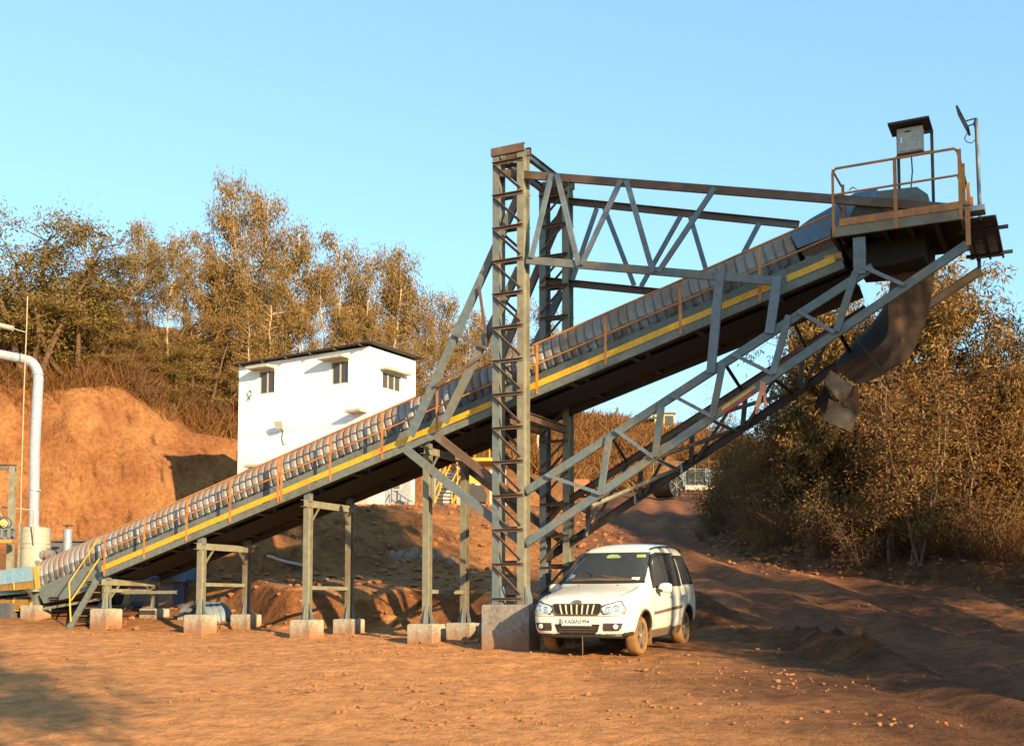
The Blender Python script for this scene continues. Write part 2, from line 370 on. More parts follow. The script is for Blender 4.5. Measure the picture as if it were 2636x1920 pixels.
def _hood_dust():
    """brown dust lying on the upward-facing part of the hoods"""
    m = MATS['hood_sheet']; t = m.node_tree; b = t.nodes['Principled BSDF']; src = b.inputs['Base Color'].links[0].from_socket
    g = t.nodes.new('ShaderNodeNewGeometry'); sx = t.nodes.new('ShaderNodeSeparateXYZ'); t.links.new(g.outputs['Normal'], sx.inputs[0])
    n = _noise(t, 1.6, 6, 0.6); ma = t.nodes.new('ShaderNodeMath'); ma.operation = 'MULTIPLY_ADD'; ma.inputs[1].default_value = 0.7; t.links.new(n.outputs[0], ma.inputs[0]); t.links.new(sx.outputs[2], ma.inputs[2])
    mr = t.nodes.new('ShaderNodeMapRange'); mr.inputs['From Min'].default_value = 0.45; mr.inputs['From Max'].default_value = 0.95; mr.inputs['To Max'].default_value = 0.85; t.links.new(ma.outputs[0], mr.inputs['Value'])
    t.links.new(_mix(t, mr.outputs[0], src, (0.27, 0.165, 0.10)), b.inputs['Base Color'])
_hood_dust()

def _base_dirt(name, h):
    """red splash of soil round the foot of concrete (objects stand with their origin on the ground)"""
    m = MATS[name]; t = m.node_tree; b = t.nodes['Principled BSDF']; src = b.inputs['Base Color'].links[0].from_socket
    tc = t.nodes.new('ShaderNodeTexCoord'); sx = t.nodes.new('ShaderNodeSeparateXYZ'); t.links.new(tc.outputs['Object'], sx.inputs[0])
    n = _noise(t, 5.0, 8, 0.7); ma = t.nodes.new('ShaderNodeMath'); ma.operation = 'MULTIPLY_ADD'; ma.inputs[1].default_value = -h * 1.6; t.links.new(n.outputs[0], ma.inputs[0]); t.links.new(sx.outputs[2], ma.inputs[2])
    mr = t.nodes.new('ShaderNodeMapRange'); mr.inputs['From Min'].default_value = -h; mr.inputs['From Max'].default_value = h * 0.5; mr.inputs['To Min'].default_value = 0.9; mr.inputs['To Max'].default_value = 0.0; t.links.new(ma.outputs[0], mr.inputs['Value'])
    t.links.new(_mix(t, mr.outputs[0], src, (0.24, 0.10, 0.038)), b.inputs['Base Color'])
_base_dirt('concrete', 0.16); _base_dirt('concrete_grey', 0.3)
# ------------------------------------------------------------------ terrain
def _hash(ix, iy, seed):
    h = (ix.astype(np.int64) * 374761393 + iy.astype(np.int64) * 668265263 + seed * 1442695041) & 0xFFFFFFFF
    h = ((h ^ (h >> 13)) * 1274126177) & 0xFFFFFFFF
    return ((h ^ (h >> 16)) & 0xFFFFFF) / float(0xFFFFFF)
def vnoise(x, y, seed=0):
    ix, iy = np.floor(x), np.floor(y); fx, fy = x - ix, y - iy
    fx = fx * fx * (3 - 2 * fx); fy = fy * fy * (3 - 2 * fy)
    a = _hash(ix, iy, seed); b = _hash(ix + 1, iy, seed); c = _hash(ix, iy + 1, seed); d = _hash(ix + 1, iy + 1, seed)
    return (a + (b - a) * fx) * (1 - fy) + (c + (d - c) * fx) * fy - 0.5
def fbm(x, y, oct=4, seed=0):
    s = 0; a = 1.0
    for i in range(oct):
        s = s + a * vnoise(x * 2 ** i + 17.3 * i, y * 2 ** i - 9.1 * i, seed + i); a *= 0.5
    return s
def sm(a, b, t):
    t = np.clip((t - a) / (b - a), 0, 1); return t * t * (3 - 2 * t)
XR_Y = [0, 20, 30, 36, 38, 40, 45, 55, 80, 130]; XR_X = [17, 16, 14.5, 12.2, 10.0, 8.2, 6.9, 7.4, 11.5, 17]
def height_flat(x, y):
    x = np.asarray(x, dtype=float); y = np.asarray(y, dtype=float)
    n1 = fbm(x * 0.22, y * 0.22, 3, 1); n2 = fbm(x * 0.8, y * 0.8, 4, 5); n3 = fbm(x * 2.6, y * 2.6, 3, 9)
    # ramp of the road up to the back
    ramp = np.interp(y, [0, 31, 36, 50, 85, 130, 300], [0, 0, 0.42, 1.35, 3.3, 4.4, 4.4])
    # two terraces below the house
    y1 = 32.2 + 1.1 * n1 + 0.5 * n2 - 0.10 * np.clip(x + 8, 0, 10) + 2.8 * (1 - sm(-7.2, -4.8, x))
    y2 = np.interp(x, [-12, -8, -4, 0, 4], [36.5, 37.2, 38.5, 40.5, 43]) + 1.6 * n1 + 0.9 * n2
    w2 = np.interp(x, [-9, -5, -2, 2], [3.2, 6.0, 10.0, 14.0])
    t1 = np.clip((y - y1) / 1.5, 0, 1); t2 = np.clip((y - y2) / w2, 0, 1)
    p1 = sm(0, 1, t1); p2 = 1 - (1 - t2) ** 1.7
    zt = 0.78 * p1 + 1.82 * p2
    rough = 4 * t1 * (1 - t1) * 0.22 + (4 * t2 * (1 - t2)) * np.interp(x, [-6, -2], [0.36, 0.16])
    zt = zt + rough * (n2 * 1.5 + n3 * 0.8 + 0.5 * fbm(x * 1.2, y * 0.5, 3, 33))
    wr = sm(0.8, 5.0, x - 0.03 * (y - 35)) * sm(28, 33, y)
    zc = (1 - wr) * zt + wr * ramp
    xl = np.interp(y, [0, 30, 34, 37, 46, 66, 74, 300], [-6.8, -6.8, -7.7, -8.4, -10.4, -14.9, -15.6, -15.6])
    wl = sm(-0.5, 0.5, x - xl + 0.7 * n2)
    z = (1 - wl) * np.interp(y, [32.2, 35, 39.5, 60, 76], [0, -0.33, -0.64, -0.3, 0.35]) + wl * zc
    # high cut bank at the left and the hillside above it
    yf = 74 + 0.6 * np.clip(x + 30, -15, 22) + 1.5 * n1
    top = np.interp(x, [-60, -34, -30, -27, -23.5, -21.5, -19.5, -16, -10, -4, 4, 8], [10.2, 9.9, 9.6, 9.2, 9.8, 8.4, 7.0, 6.7, 6.3, 5.0, 4.0, 3.6])
    run = 6.0
    tb = np.clip((y - yf) / run, 0, 1)
    pb = 1 - (1 - tb) ** 1.15
    rill = fbm((x + 0.25 * y) * 0.9, y * 0.22, 4, 21)
    zb = top * pb + 4 * tb * (1 - tb) * (1.0 * rill + 0.40 * n2 + 0.28 * n3)
    sl = np.interp(x, [-60, -35, -20, -8, 6], [0.20, 0.20, 0.19, 0.16, 0.10])
    zb = zb + sl * np.clip(y - yf - run, 0, 45) + 0.5 * n1 * sm(0, 4, y - yf - run)
    zb = zb * (1 - sm(2, 12, x)) - 50 * sm(6, 12, x)
    z = np.maximum(z, zb)
    # hill across the back
    crest = np.interp(x, [-60, -10, 6, 15, 24, 40, 90], [13, 12.6, 11.9, 10.6, 8.6, 6, 5])
    zh = 3.4 + (crest - 3.4) * sm(98, 152, y) + 0.8 * n1
    z = np.maximum(z, np.where(y > 96, zh, -9))
    # bank along the right edge of the road
    xr = np.interp(y, XR_Y, XR_X) + 0.7 * n1 + 0.5 * n2
    hb = np.interp(y, [20, 34, 42, 60, 90, 130], [0.8, 0.75, 0.62, 0.55, 0.4, 0.3])
    tr = np.clip((x - xr) / 1.9, 0, 1)
    z = z + hb * sm(0, 1, tr) + 4 * tr * (1 - tr) * (0.4 * n2 + 0.2 * n3) + 0.15 * n2 * sm(0.5, 1, tr)
    # low berm beside the parked car
    d = np.abs(x - np.interp(y, [20, 25, 31, 38], [6.3, 5.7, 4.6, 4.3]) + 0.4 * n2)
    z = z + 0.26 * np.exp(-(d / 0.55) ** 2) * sm(21, 24, y) * (1 - sm(33, 37, y)) * (1 + 1.2 * n3)
    # wheel tracks and small lumps
    tk = np.sin((x - np.interp(y, [15, 30, 38, 50, 85], [7.0, 6.8, 6.2, 4.8, 9.2])) * 4.2 + 1.2 * n1)
    roadm = sm(4.2, 5.4, x) * (1 - sm(0, 0.6, x - xr + 0.5)) * (1 - sm(70, 90, y))
    z = z + 0.085 * tk * roadm
    # tyre ruts across the yard
    rut = 0
    for (a, b, c) in ((24.0, 0.10, 0.0), (26.2, 0.10, 0.0), (28.4, -0.16, 3.0), (30.2, -0.16, 3.0), (22.2, 0.32, 1.0), (20.4, 0.32, 1.0)):
        dd = y - (a + b * x + 0.5 * np.sin(0.35 * x + c) + 0.15 * n2); rut = rut + np.exp(-(dd / 0.16) ** 2) * (0.030 + 0.010 * np.sin(x * 26)) - 0.014 * np.exp(-((np.abs(dd) - 0.30) / 0.10) ** 2)
    z = z - rut * (1 - sm(3, 5, x)) * (1 - sm(30.5, 31.5, y)) * (0.6 + 0.8 * n1)
    flat = 1 - sm(33, 40, y)
    return z + 0.05 * n2 + 0.022 * n3 + flat * 0.02 * fbm(x * 6, y * 6, 2, 40) * (1 - sm(31, 34, y)) * 1.2
ZA_Y = [0, 10, 19.3, 21.5, 25.3, 27.5, 125, 1000]; ZA_Z = [-0.9, -0.62, 0.0, 0.11, 0.33, 0.69, 9.14, 9.14]
def height(x, y):
    """ground height: relief plus the general rise away from the camera"""
    x = np.asarray(x, dtype=float); y = np.asarray(y, dtype=float)
    return height_flat(x, y / LAM) + np.interp(y, ZA_Y, ZA_Z)
def hz(x, y): return float(height(np.array([x]), np.array([y]))[0])

def axis(segs):
    out = [segs[0][0]]
    for a, b, st in segs:
        n = max(1, int(round((b - a) / st))); out += [a + (b - a) * (i + 1) / n for i in range(n)]
    return np.array(out)
xs = axis([(-400, -80, 40), (-80, -36, 2.0), (-36, -14, 0.3), (-14, 15, 0.16), (15, 30, 0.6), (30, 80, 3), (80, 400, 40)])
ys = axis([(-80, -4, 4), (-4, 14, 1.0), (14, 22, 0.25), (22, 46, 0.16), (46, 72, 0.4), (72, 95, 0.3), (95, 160, 1.2), (160, 240, 8), (240, 900, 60)]) * LAM
GX, GY = np.meshgrid(xs, ys); GZ = height(GX, GY)
nx, ny = len(xs), len(ys)
me = bpy.data.meshes.new('ground'); co = np.stack([GX, GY, GZ], -1).reshape(-1, 3).astype(np.float32)
me.vertices.add(nx * ny); me.vertices.foreach_set('co', co.ravel())
ii = (np.arange(ny - 1)[:, None] * nx + np.arange(nx - 1)[None, :]).ravel()
quad = np.stack([ii, ii + 1, ii + nx + 1, ii + nx], -1).astype(np.int32)
nq = len(quad); me.loops.add(nq * 4); me.loops.foreach_set('vertex_index', quad.ravel())
me.polygons.add(nq); me.polygons.foreach_set('loop_start', np.arange(0, nq * 4, 4, dtype=np.int32)); me.polygons.foreach_set('loop_total', np.full(nq, 4, dtype=np.int32))
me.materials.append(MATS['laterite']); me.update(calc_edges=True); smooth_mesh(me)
g = bpy.data.objects.new('ground', me); COL.objects.link(g); g['kind'] = 'structure'
# the dirt road: a sheet lying just on the ground
ry = axis([(16, 46, 0.2), (46, 90, 0.5)]); rows = []
RL = ([16, 26, 31, 36, 42, 50, 60, 85, 90], [6.6, 6.0, 5.0, 4.7, 3.6, 2.7, 3.6, 7.0, 7.6])
for y in ry:
    yn = y * LAM
    xl_ = np.interp(y, *RL) + 0.25 * float(fbm(np.array([y * 0.7]), np.array([3.3]), 3, 2)[0]); xr_ = np.interp(y, XR_Y, XR_X) + 0.2
    xx = np.linspace(xl_, max(xl_ + 1.5, xr_), 44); zz = height(xx, np.full_like(xx, yn)) + 0.012
    zz[0] -= 0.05; zz[-1] -= 0.05
    rows.append([(a, yn, c) for a, c in zip(xx, zz)])
rm = MB().sheet(rows); ro = build('road', rm, 'road_soil', smooth=3.0); ro['kind'] = 'structure'
# ------------------------------------------------------------------ conveyor frame of reference
D = V((0.894, -0.447, 0)).normalized(); N = V((0.447, 0.894, 0)).normalized(); Z = V((0, 0, 1))
P0 = V(((273 - CU) / F * 25.24, 25.24, 0))
def pl(u, v, off=0.0): return on_vplane(u, v, P0 + N * off, N)
A = pl(266, 1463); B = pl(2150, 668); E1 = (B - A).normalized(); E2 = (E1 - E1); E2 = (Z - E1 * Z.dot(E1)).normalized()
def cv(l, h=0.0, w=0.0): return A + E1 * l + E2 * h + N * w
def l_at(u, h=0.0, w=0.0):
    d = cv(0, h, w) - CAM; k = (u - CU) / F
    zc0 = d.y * cp + d.z * sp; zce = E1.y * cp + E1.z * sp
    return (k * zc0 - d.x) / (E1.x - k * zce)
W = 1.65; WS, WE, WC = 0.36, 1.24, 0.80      # offsets: near stringer, far stringer, centre line
L0, L1 = l_at(88, 0.4, WS), l_at(2052, 0.5, WS)
LW0, LW1 = l_at(266), l_at(2165)

conv = thing('inclined_conveyor', 'long inclined belt conveyor under ribbed metal hoods with yellow stripe and orange handrail', 'conveyor', (A.x, A.y, 0))
# structure beams
LE = l_at(2165)
for nm, w_, h_, dp, mt, a0, a1 in (('side_beam', 0.0, -0.135, 0.13, 'frame_green', LW0, LW1), ('stringer', WS, 0.18, 0.28, 'frame_green', L0 - 0.15, LE),
                               ('stringer', WE, 0.18, 0.28, 'frame_green', L0 - 0.15, LE), ('side_beam', W, -0.17, 0.22, 'steel_dark', LW0, LW1)):
    side = N if w_ < 1 else -N
    build(nm, MB().beam(cv(a0, h_, w_), cv(a1, h_, w_), C_prof(0.06, dp), side), mt, conv)
def strip(l0, l1, off_w=-0.035):
    return MB().beam(cv(l0, 0.005, off_w), cv(l1, 0.005, off_w), R_prof(0.012, 0.112), N)
gaps = [LW0, l_at(1268), l_at(1352), l_at(1985), l_at(2027), l_at(2150)]
for i in range(0, 6, 2): build('toe_board', strip(gaps[i], gaps[i + 1]), 'yellow_paint', conv)
# walkway gratings (bars) and the closed deck below the belt
for w0, w1 in ((0.03, 0.33), (1.32, W - 0.02)):
    m = MB(); l = LW0
    while l < LW1:
        m.box(cv(l, -0.09, (w0 + w1) / 2), E1 * 0.028, E2 * 0.012, N * ((w1 - w0) / 2)); l += 0.085
    for ww in (w0 + 0.02, (w0 + w1) / 2, w1 - 0.02): m.beam(cv(LW0, -0.12, ww), cv(LW1, -0.12, ww), R_prof(0.03, 0.05), N)
    build('walkway_grating', m, 'steel_dark', conv)
m = MB().sheet([[cv(L0 - 0.1, 0.03, WS + .03), cv(L0 - 0.1, -0.06, WC), cv(L0 - 0.1, 0.03, WE - .03)], [cv(LE, 0.03, WS + .03), cv(LE, -0.06, WC), cv(LE, 0.03, WE - .03)]], E2 * 0.012)
build('deck_plate', m, 'steel_dark', conv)
m = MB().sheet([[cv(L0 + 0.1, -0.20, WS + .05), cv(L0 + 0.1, -0.23, WE - .05)], [cv(LE, -0.20, WS + .05), cv(LE, -0.23, WE - .05)]], E2 * 0.014)
build('return_belt', m, 'belt_black', conv)  # blacker than the upper belt: underside shade put into the colour
m = MB().sheet([[cv(L0 + 0.1, 0.27, WS + .06), cv(L0 + 0.1, 0.20, WC), cv(L0 + 0.1, 0.27, WE - .06)], [cv(LE, 0.27, WS + .06), cv(LE, 0.20, WC), cv(LE, 0.27, WE - .06)]], E2 * 0.014)
build('belt', m, 'rubber_belt', conv)
l = L0 + 0.8; k = 0
while l < LE - 0.2:
    m = MB().beam(cv(l, -0.165, 0.0), cv(l, -0.165, W), C_prof(0.09, 0.07), E1)
    m.beam(cv(l, -0.09, WS), cv(l, -0.09, WE), R_prof(0.05, 0.22), E1)
    build('cross_member', m, 'steel_dark', conv)
    build('return_roller', MB().tube([cv(l + 0.2, -0.15, WS + .04), cv(l + 0.2, -0.17, WE - .04)], 0.045, 8), 'dark_steel', conv, smooth=0.6)
    l += 1.24; k += 1
# ribbed hoods
NR = 6; NPAN = int(round((L1 - L0) / (0.176 * NR))); PL = (L1 - L0) / NPAN; PER = PL / NR
def hood_panel():
    m = MB(); rows = []
    def rowat(l, inf):
        r = []
        hw = 0.43 + inf; ht = 0.44 + inf
        r.append(cv(l, 0.32, WC - hw)); r.append(cv(l, 0.44, WC - hw))
        for i in range(0, 15):
            t = math.pi * (1 - i / 14.0); r.append(cv(l, 0.55 + ht * math.sin(t), WC + hw * math.cos(t)))
        r.append(cv(l, 0.44, WC + hw)); r.append(cv(l, 0.32, WC + hw)); return r
    ns = NR * 12
    for i in range(ns + 1):
        l = PL * i / ns; ph = (l / PER) % 1.0
        d = abs(ph - 0.5) * 2          # 0 mid rib .. 1 valley
        inf = 0.042 * (1 - max(0.0, (d - 0.45) / 0.55) ** 1.4)
        rows.append(rowat(l, inf))
    m.sheet(rows, -E2 * 0.004)
    return m
npan = int(round((L1 - L0) / PL)); sc_l = (L1 - L0) / npan / PL
hp = build('hood_panel', hood_panel(), 'hood_sheet', conv, smooth=0.9)
hp.location = E1 * L0
for i in range(1, npan):
    c = hp.copy(); COL.objects.link(c); c.parent = conv; c.location = E1 * (L0 + i * (L1 - L0) / npan)
for i in range(npan):
    l = L0 + (i + 0.5) * (L1 - L0) / npan
    for dl in (-0.32, 0.0, 0.28):
        m = MB().box(cv(l + dl, 0.335, 0.345), E1 * 0.035, E2 * 0.022, N * 0.02)
        m.tube([cv(l + dl - 0.03, 0.31, 0.335), cv(l + dl + 0.05, 0.37, 0.335)], 0.011, 5)
        build('hood_clamp', m, 'dark_steel', conv)
# near handrail
POST_U = [365, 474, 586, 709, 717.5, 843, 976, 1117, 1264, 1374, 1550, 1742, 1946]
HT, HM = 0.765, 0.385
def rail_line(u0, u1, dz, w=-0.03): return [cv(l_at(u0, 0, w), 0, w) + Z * dz, cv(l_at(u1, 0, w), 0, w) + Z * dz]
hr = build('handrail', MB().tube(rail_line(263, 1264, HT), 0.021, 7), 'rail_orange', conv, smooth=0.8)
build('mid_rail', MB().tube(rail_line(263, 1264, HM), 0.017, 7), 'rail_orange', hr, smooth=0.8)
h2 = build('handrail', MB().tube(rail_line(1374, 2142, HT), 0.021, 7), 'rail_orange', conv, smooth=0.8)
build('mid_rail', MB().tube(rail_line(1374, 2142, HM), 0.017, 7), 'rail_orange', h2, smooth=0.8)
for u in [263] + POST_U:
    p = cv(l_at(u, 0, -0.03), -0.16, -0.045)
    top = cv(l_at(u, 0, -0.03), 0, -0.03) + Z * HT
    build('post', MB().beam(p, V((p.x, p.y, top.z)), L_prof(0.05, 0.05, 0.008), D), 'rail_orange', hr if u < 1300 else h2)
for u, s in ((1264, 1), (1374, -1)):
    for dz in (HT - 0.05, HM):
        p = cv(l_at(u, 0, -0.03), 0, -0.03) + Z * dz
        build('rail_return', MB().tube([p, p + D * 0.14 * s, p + D * 0.14 * s + N * 0.2], 0.016, 6), 'rail_yellow', hr if s > 0 else h2, smooth=0.8)
# tail end
m = MB().prism([pl(100, 1528, 0.25), pl(262, 1460, 0.25), pl(262, 1500, 0.25), pl(180, 1538, 0.25), pl(112, 1553, 0.25)], N * 1.1)
build('tail_box', m, 'frame_green', conv)
m = MB().prism([pl(85, 1462, 0.32), pl(96, 1458, 0.32), pl(104, 1512, 0.32), pl(92, 1520, 0.32)], N * 0.95)
build('tail_plate', m, 'rail_yellow', conv)
m = MB().beam(pl(104, 1568, 0.3), pl(262, 1541, 0.3), C_prof(0.06, 0.06), N)
build('tail_rail', m, 'steel_olive', conv)
# head cover and chute
hb0, hb1 = 0.34, 1.27
m = MB().prism([pl(2033, 602, hb0), pl(2086, 563, hb0), pl(2143, 531, hb0), pl(2200, 497, hb0), pl(2258, 487, hb0), pl(2258, 545, hb0), pl(2140, 606, hb0), pl(2053, 639, hb0)], N * (hb1 - hb0))
build('head_cover', m, 'blue_sheet', conv)
m = MB().prism([pl(2259, 492, hb0), pl(2360, 481, hb0), pl(2388, 500, hb0), pl(2392, 540, hb0), pl(2259, 560, hb0)], N * (hb1 - hb0))
build('head_cover', m, 'frame_green', conv)
m = MB().prism([pl(2056, 640, 0.45), pl(2140, 608, 0.45), pl(2190, 590, 0.45), pl(2180, 640, 0.45), pl(2075, 668, 0.45)], N * 0.9)
build('skirt_plate', m, 'steel_rusty', conv)
m = MB().prism([pl(2075, 660, 0.38), pl(2120, 655, 0.38), pl(2122, 672, 0.38), pl(2062, 692, 0.38)], N * 0.1)
build('side_panel', m, 'steel_blue', conv)
m = MB().prism([pl(2121, 660, -0.02), pl(2166, 648, -0.02), pl(2167, 664, -0.02), pl(2122, 673, -0.02)], N * 0.04)
build('end_plate', m, 'rail_orange', conv)
hd = pl(2330, 560, WC)
build('head_pulley', MB().tube([hd - N * 0.44, hd + N * 0.44], 0.30, 20), 'rubber_belt', conv, smooth=0.7)
# dark chute under the platform
m = MB().prism([pl(2170, 640, 0.35), pl(2385, 590, 0.35), pl(2378, 660, 0.35), pl(2300, 682, 0.35), pl(2205, 690, 0.35)], N * 0.95)
build('chute', m, 'belt_black', conv)

# ------------------------------------------------------------------ trestles on concrete pedestals
TR = [(273, 388, 1490, 1497, 'short conveyor trestle nearest the tail end'), (516, 644, 1398, 1412, 'conveyor trestle in front of the corrugated arch, second shortest'),
      (790, 911, 1288, 1304, 'tall trestle below the shuttered house door, second from the lattice tower'), (1099, 1210, 1152, 1190, 'tallest conveyor trestle, just left of the front lattice tower')]
PED = []
for i, (uf, ur, vf, vr, lab) in enumerate(TR):
    wf, wr_ = 0.12, W - 0.05
    b = pl(uf, 1600, wf); gzf = 0.0
    s = (V((b.x, b.y, 0)) - P0).dot(D)
    pf = V((P0.x, P0.y, 0)) + D * s + N * wf; pr = pf + N * (wr_ - wf); zg = hz(pf.x, pf.y); zgr = hz(pr.x, pr.y); zg = zgr = min(zg, zgr) if abs(zg - zgr) > 0.3 else (zg + zgr) / 2; pf.z = pr.z = zg
    tz = pl(uf, vf, wf).z - zg; ptop = 0.33
    t = thing('support_trestle', lab, 'trestle', pf, group='trestles under the conveyor')
    for k, p in enumerate((pf, pr)):
        c = build('column', MB().beam(p + Z * (ptop + 0.012), p + Z * (tz - 0.14), I_prof(0.13, 0.15), D), 'steel_olive', t)
        g_ = MB()
        for sgn in (-1, 1):
            g_.prism([p + Z * (ptop + 0.013) + D * sgn * 0.068, p + Z * (ptop + 0.013) + D * sgn * 0.15, p + Z * (ptop + 0.36) + D * sgn * 0.068], N * 0.012)
            g_.prism([p + Z * (ptop + 0.013) + N * sgn * 0.078, p + Z * (ptop + 0.013) + N * sgn * 0.15, p + Z * (ptop + 0.36) + N * sgn * 0.078], D * 0.012)
        g_.box(p + Z * (ptop + 0.006), D * 0.16, N * 0.16, Z * 0.006)
        build('base_plate', g_, 'steel_blue', t)
        sg = 1 if k == 0 else -1
        build('knee_brace', MB().beam(p + Z * (tz - 0.42) + N * sg * 0.08, p + Z * (tz - 0.14) + N * sg * 0.32, L_prof(0.05, 0.05), D), 'steel_olive', t)
    build('cross_beam', MB().beam(pf + Z * (tz - 0.07) - N * 0.2, pr + Z * (tz - 0.07) + N * 0.12, C_prof(0.09, 0.138), D * -1), 'steel_olive', t)
    # seats that carry the sloping side beams
    for p in (pf, pr):
        zc_ = (cv(0, -0.21, 0) + E1 * ((p - A).dot(D) / E1.dot(D))).z - zg
        if zc_ > tz: build('packer', MB().box(p + Z * ((tz + zc_) / 2), D * 0.07, N * 0.06, Z * ((zc_ - tz) / 2 + 0.03)), 'steel_grey', t)
    if i in (1, 2, 3):
        zs = 0.98 if i < 3 else 0.95
        build('strut', MB().beam(pf + Z * zs + N * 0.08, pr + Z * zs - N * 0.08, C_prof(0.05, 0.075), D * -1), 'steel_olive', t)
    if i == 0:
        build('strut', MB().beam(pf + Z * 0.74 - N * 0.1, pr + Z * 0.74 + N * 0.1, C_prof(0.05, 0.075), D * -1), 'steel_olive', t)
        build('strut', MB().beam(pf + Z * 0.70 - D * 0.6 + N * 0.5, pf + Z * 0.70 + D * 1.6 + N * 0.5, C_prof(0.05, 0.07), N), 'steel_olive', t)
    where = ['the tail-end trestle', 'the trestle before the corrugated arch', 'the tall trestle below the shuttered door', 'the tallest trestle by the lattice tower'][i]
    for p, ff in ((pf, 'near'), (pr, 'far')):
        m = MB(); hwid = 0.24 if i < 3 else 0.27
        r = [(hwid, -0.25), (hwid, ptop - 0.02), (hwid - 0.018, ptop)]
        vs = []
        for a_, h in r: vs.append([p + D * sx * a_ + N * sy * a_ + Z * h for sx, sy in ((-1, -1), (1, -1), (1, 1), (-1, 1))])
        for a_, b_ in zip(vs[:-1], vs[1:]):
            m.sheet([a_ + [a_[0]], b_ + [b_[0]]])
        m.add(vs[-1], [(0, 1, 2, 3)])
        solo('concrete_pedestal', m, 'concrete', 'square concrete pedestal under the %s leg of %s' % (ff, where), 'pedestal', tuple(p), 'concrete pedestals under the trestles')

# ------------------------------------------------------------------ lattice towers
OF, OR = -0.30, 1.70
def lattice_tower(ul, ur, v_base, v_top, off, name_label, flip, base_z=None):
    pb = pl((ul + ur) / 2, v_base, off); pt = pl((ul + ur) / 2, v_top, off)
    zb = pb.z if base_z is None else base_z; zt = pt.z
    cl = pl(ul, 900, off); cr = pl(ur, 900, off)
    cl = V((cl.x, cl.y, 0)); cr = V((cr.x, cr.y, 0)); c = (cl + cr) / 2; hw = (cr - cl).length / 2
    t = thing('lattice_tower', name_label, 'tower', (c.x, c.y, zb), group='lattice towers')
    HN = 0.13
    for p in (cl, cr):
        build('column', MB().beam(p + Z * zb, p + Z * zt, I_prof(0.135, 2 * HN, 0.014), D), 'steel_olive' if p is cr else 'steel_grey', t)  # right column olive, left grey: warm sunlight put into the colour
        g_ = MB()
        for sg in (-1, 1): g_.prism([p + Z * zb + D * sg * 0.07 - N * 0.1, p + Z * zb + D * sg * 0.13 - N * 0.1, p + Z * (zb + 0.1) + D * sg * 0.13 - N * 0.1, p + Z * (zb + 0.32) + D * sg * 0.07 - N * 0.1], N * 0.2)
        build('base_plate', g_, 'steel_blue', t)
    n = int(round((zt - 0.2 - zb) / 0.62)); st = (zt - 0.25 - zb - 0.12) / n
    for i in range(n + 1):
        z = zb + 0.12 + st * i
        for q, mt in ((-1, 'steel_rusty'), (1, 'steel_dark')):
            o = N * (q * (HN + 0.004))
            build('rung', MB().beam(cl + Z * z + o - D * 0.06, cr + Z * z + o + D * 0.06, L_prof(0.055, 0.055, 0.009), N * q), mt, t)
            if i < n and not (q == 1 and i % 2):
                a_, b_ = (cl, cr) if not flip else (cr, cl)
                s2 = D if not flip else -D
                build('diagonal', MB().beam(a_ + Z * (z + st - 0.03) + o - s2 * 0.02, b_ + Z * (z + 0.07) + o + s2 * 0.02, L_prof(0.05, 0.05, 0.008), N * q), 'steel_rusty', t)
    for q in (-1, 1):
        build('cap_beam', MB().beam(cl + Z * (zt - 0.05) + N * q * HN - D * 0.09, cr + Z * (zt - 0.05) + N * q * HN + D * 0.09, C_prof(0.06, 0.15), N * -q), 'steel_rusty', t)
    return t, cl, cr, zb, zt
bt = pl(1316, 1556, OF)
FT, fl, fr, fzb, fzt = lattice_tower(1284, 1347.5, 1555, 386, OF, 'taller-looking front lattice steel tower standing on the big concrete block', False)
RT, rl, rr, rzb, rzt = lattice_tower(1403, 1462, 1500, 474, OR, 'rear lattice steel tower behind the conveyor and the white car', True, fzb)
# big footings
for (cx, nm, zb_, sz) in (((fl + fr) / 2, 'big stained concrete block under the front lattice tower', fzb, 0.50), ((rl + rr) / 2, 'concrete block under the rear tower, mostly behind the car', rzb, 0.45)):
    m = MB(); p = V((cx.x, cx.y, 0)); vs = []; gz_ = hz(p.x, p.y)
    for a_, b_, h in ((0.47, 0.24, gz_ - 0.35), (0.47, 0.24, zb_ - 0.03), (0.45, 0.22, zb_ - 0.004)):
        vs.append([p + D * sx * a_ + N * sy * b_ + Z * h for sx, sy in ((-1, -1), (1, -1), (1, 1), (-1, 1))])
    for a_, b_ in zip(vs[:-1], vs[1:]): m.sheet([a_ + [a_[0]], b_ + [b_[0]]])
    m.add(vs[-1], [(0, 1, 2, 3)])
    solo('concrete_block', m, 'concrete_grey', nm, 'footing', (p.x, p.y, gz_))

# ------------------------------------------------------------------ the boom: upper and lower trusses
boom = thing('cantilever_boom', 'triangulated steel boom reaching from the lattice towers to the high drive platform', 'steel frame', ((fr + rr) / 2).to_tuple()[:2] + (fzb,))
def mem(name, a_, b_, off, mat='steel_grey', prof=None, side=None, offb=None):
    p, q = pl(a_[0], a_[1], off), pl(b_[0], b_[1], off if offb is None else offb)
    return build(name, MB().beam(p, q, prof or C_prof(0.07, 0.138), side or N), mat, boom)
WEB = L_prof(0.075, 0.075, 0.009); WB2 = C_prof(0.05, 0.095)
# upper front
mem('top_chord', (1290, 446), (2501, 541), OF, 'steel_rusty')
mem('bottom_chord', (1357, 670), (2016, 726), OF)
for a_, b_ in (((1420, 448), (1368, 664)), ((1434, 450), (1490, 684)), ((1598, 465), (1497, 682)), ((1613, 466), (1681, 702)), ((1840, 484), (1695, 700))):
    mem('web_member', a_, b_, OF - 0.045, 'steel_blue', C_prof(0.045, 0.09))
for a_, b_ in (((1854, 700), (1830, 960)), ((2002, 712), (1981, 858))):
    mem('hanger', a_, b_, OF - 0.05, 'steel_blue', C_prof(0.06, 0.15))
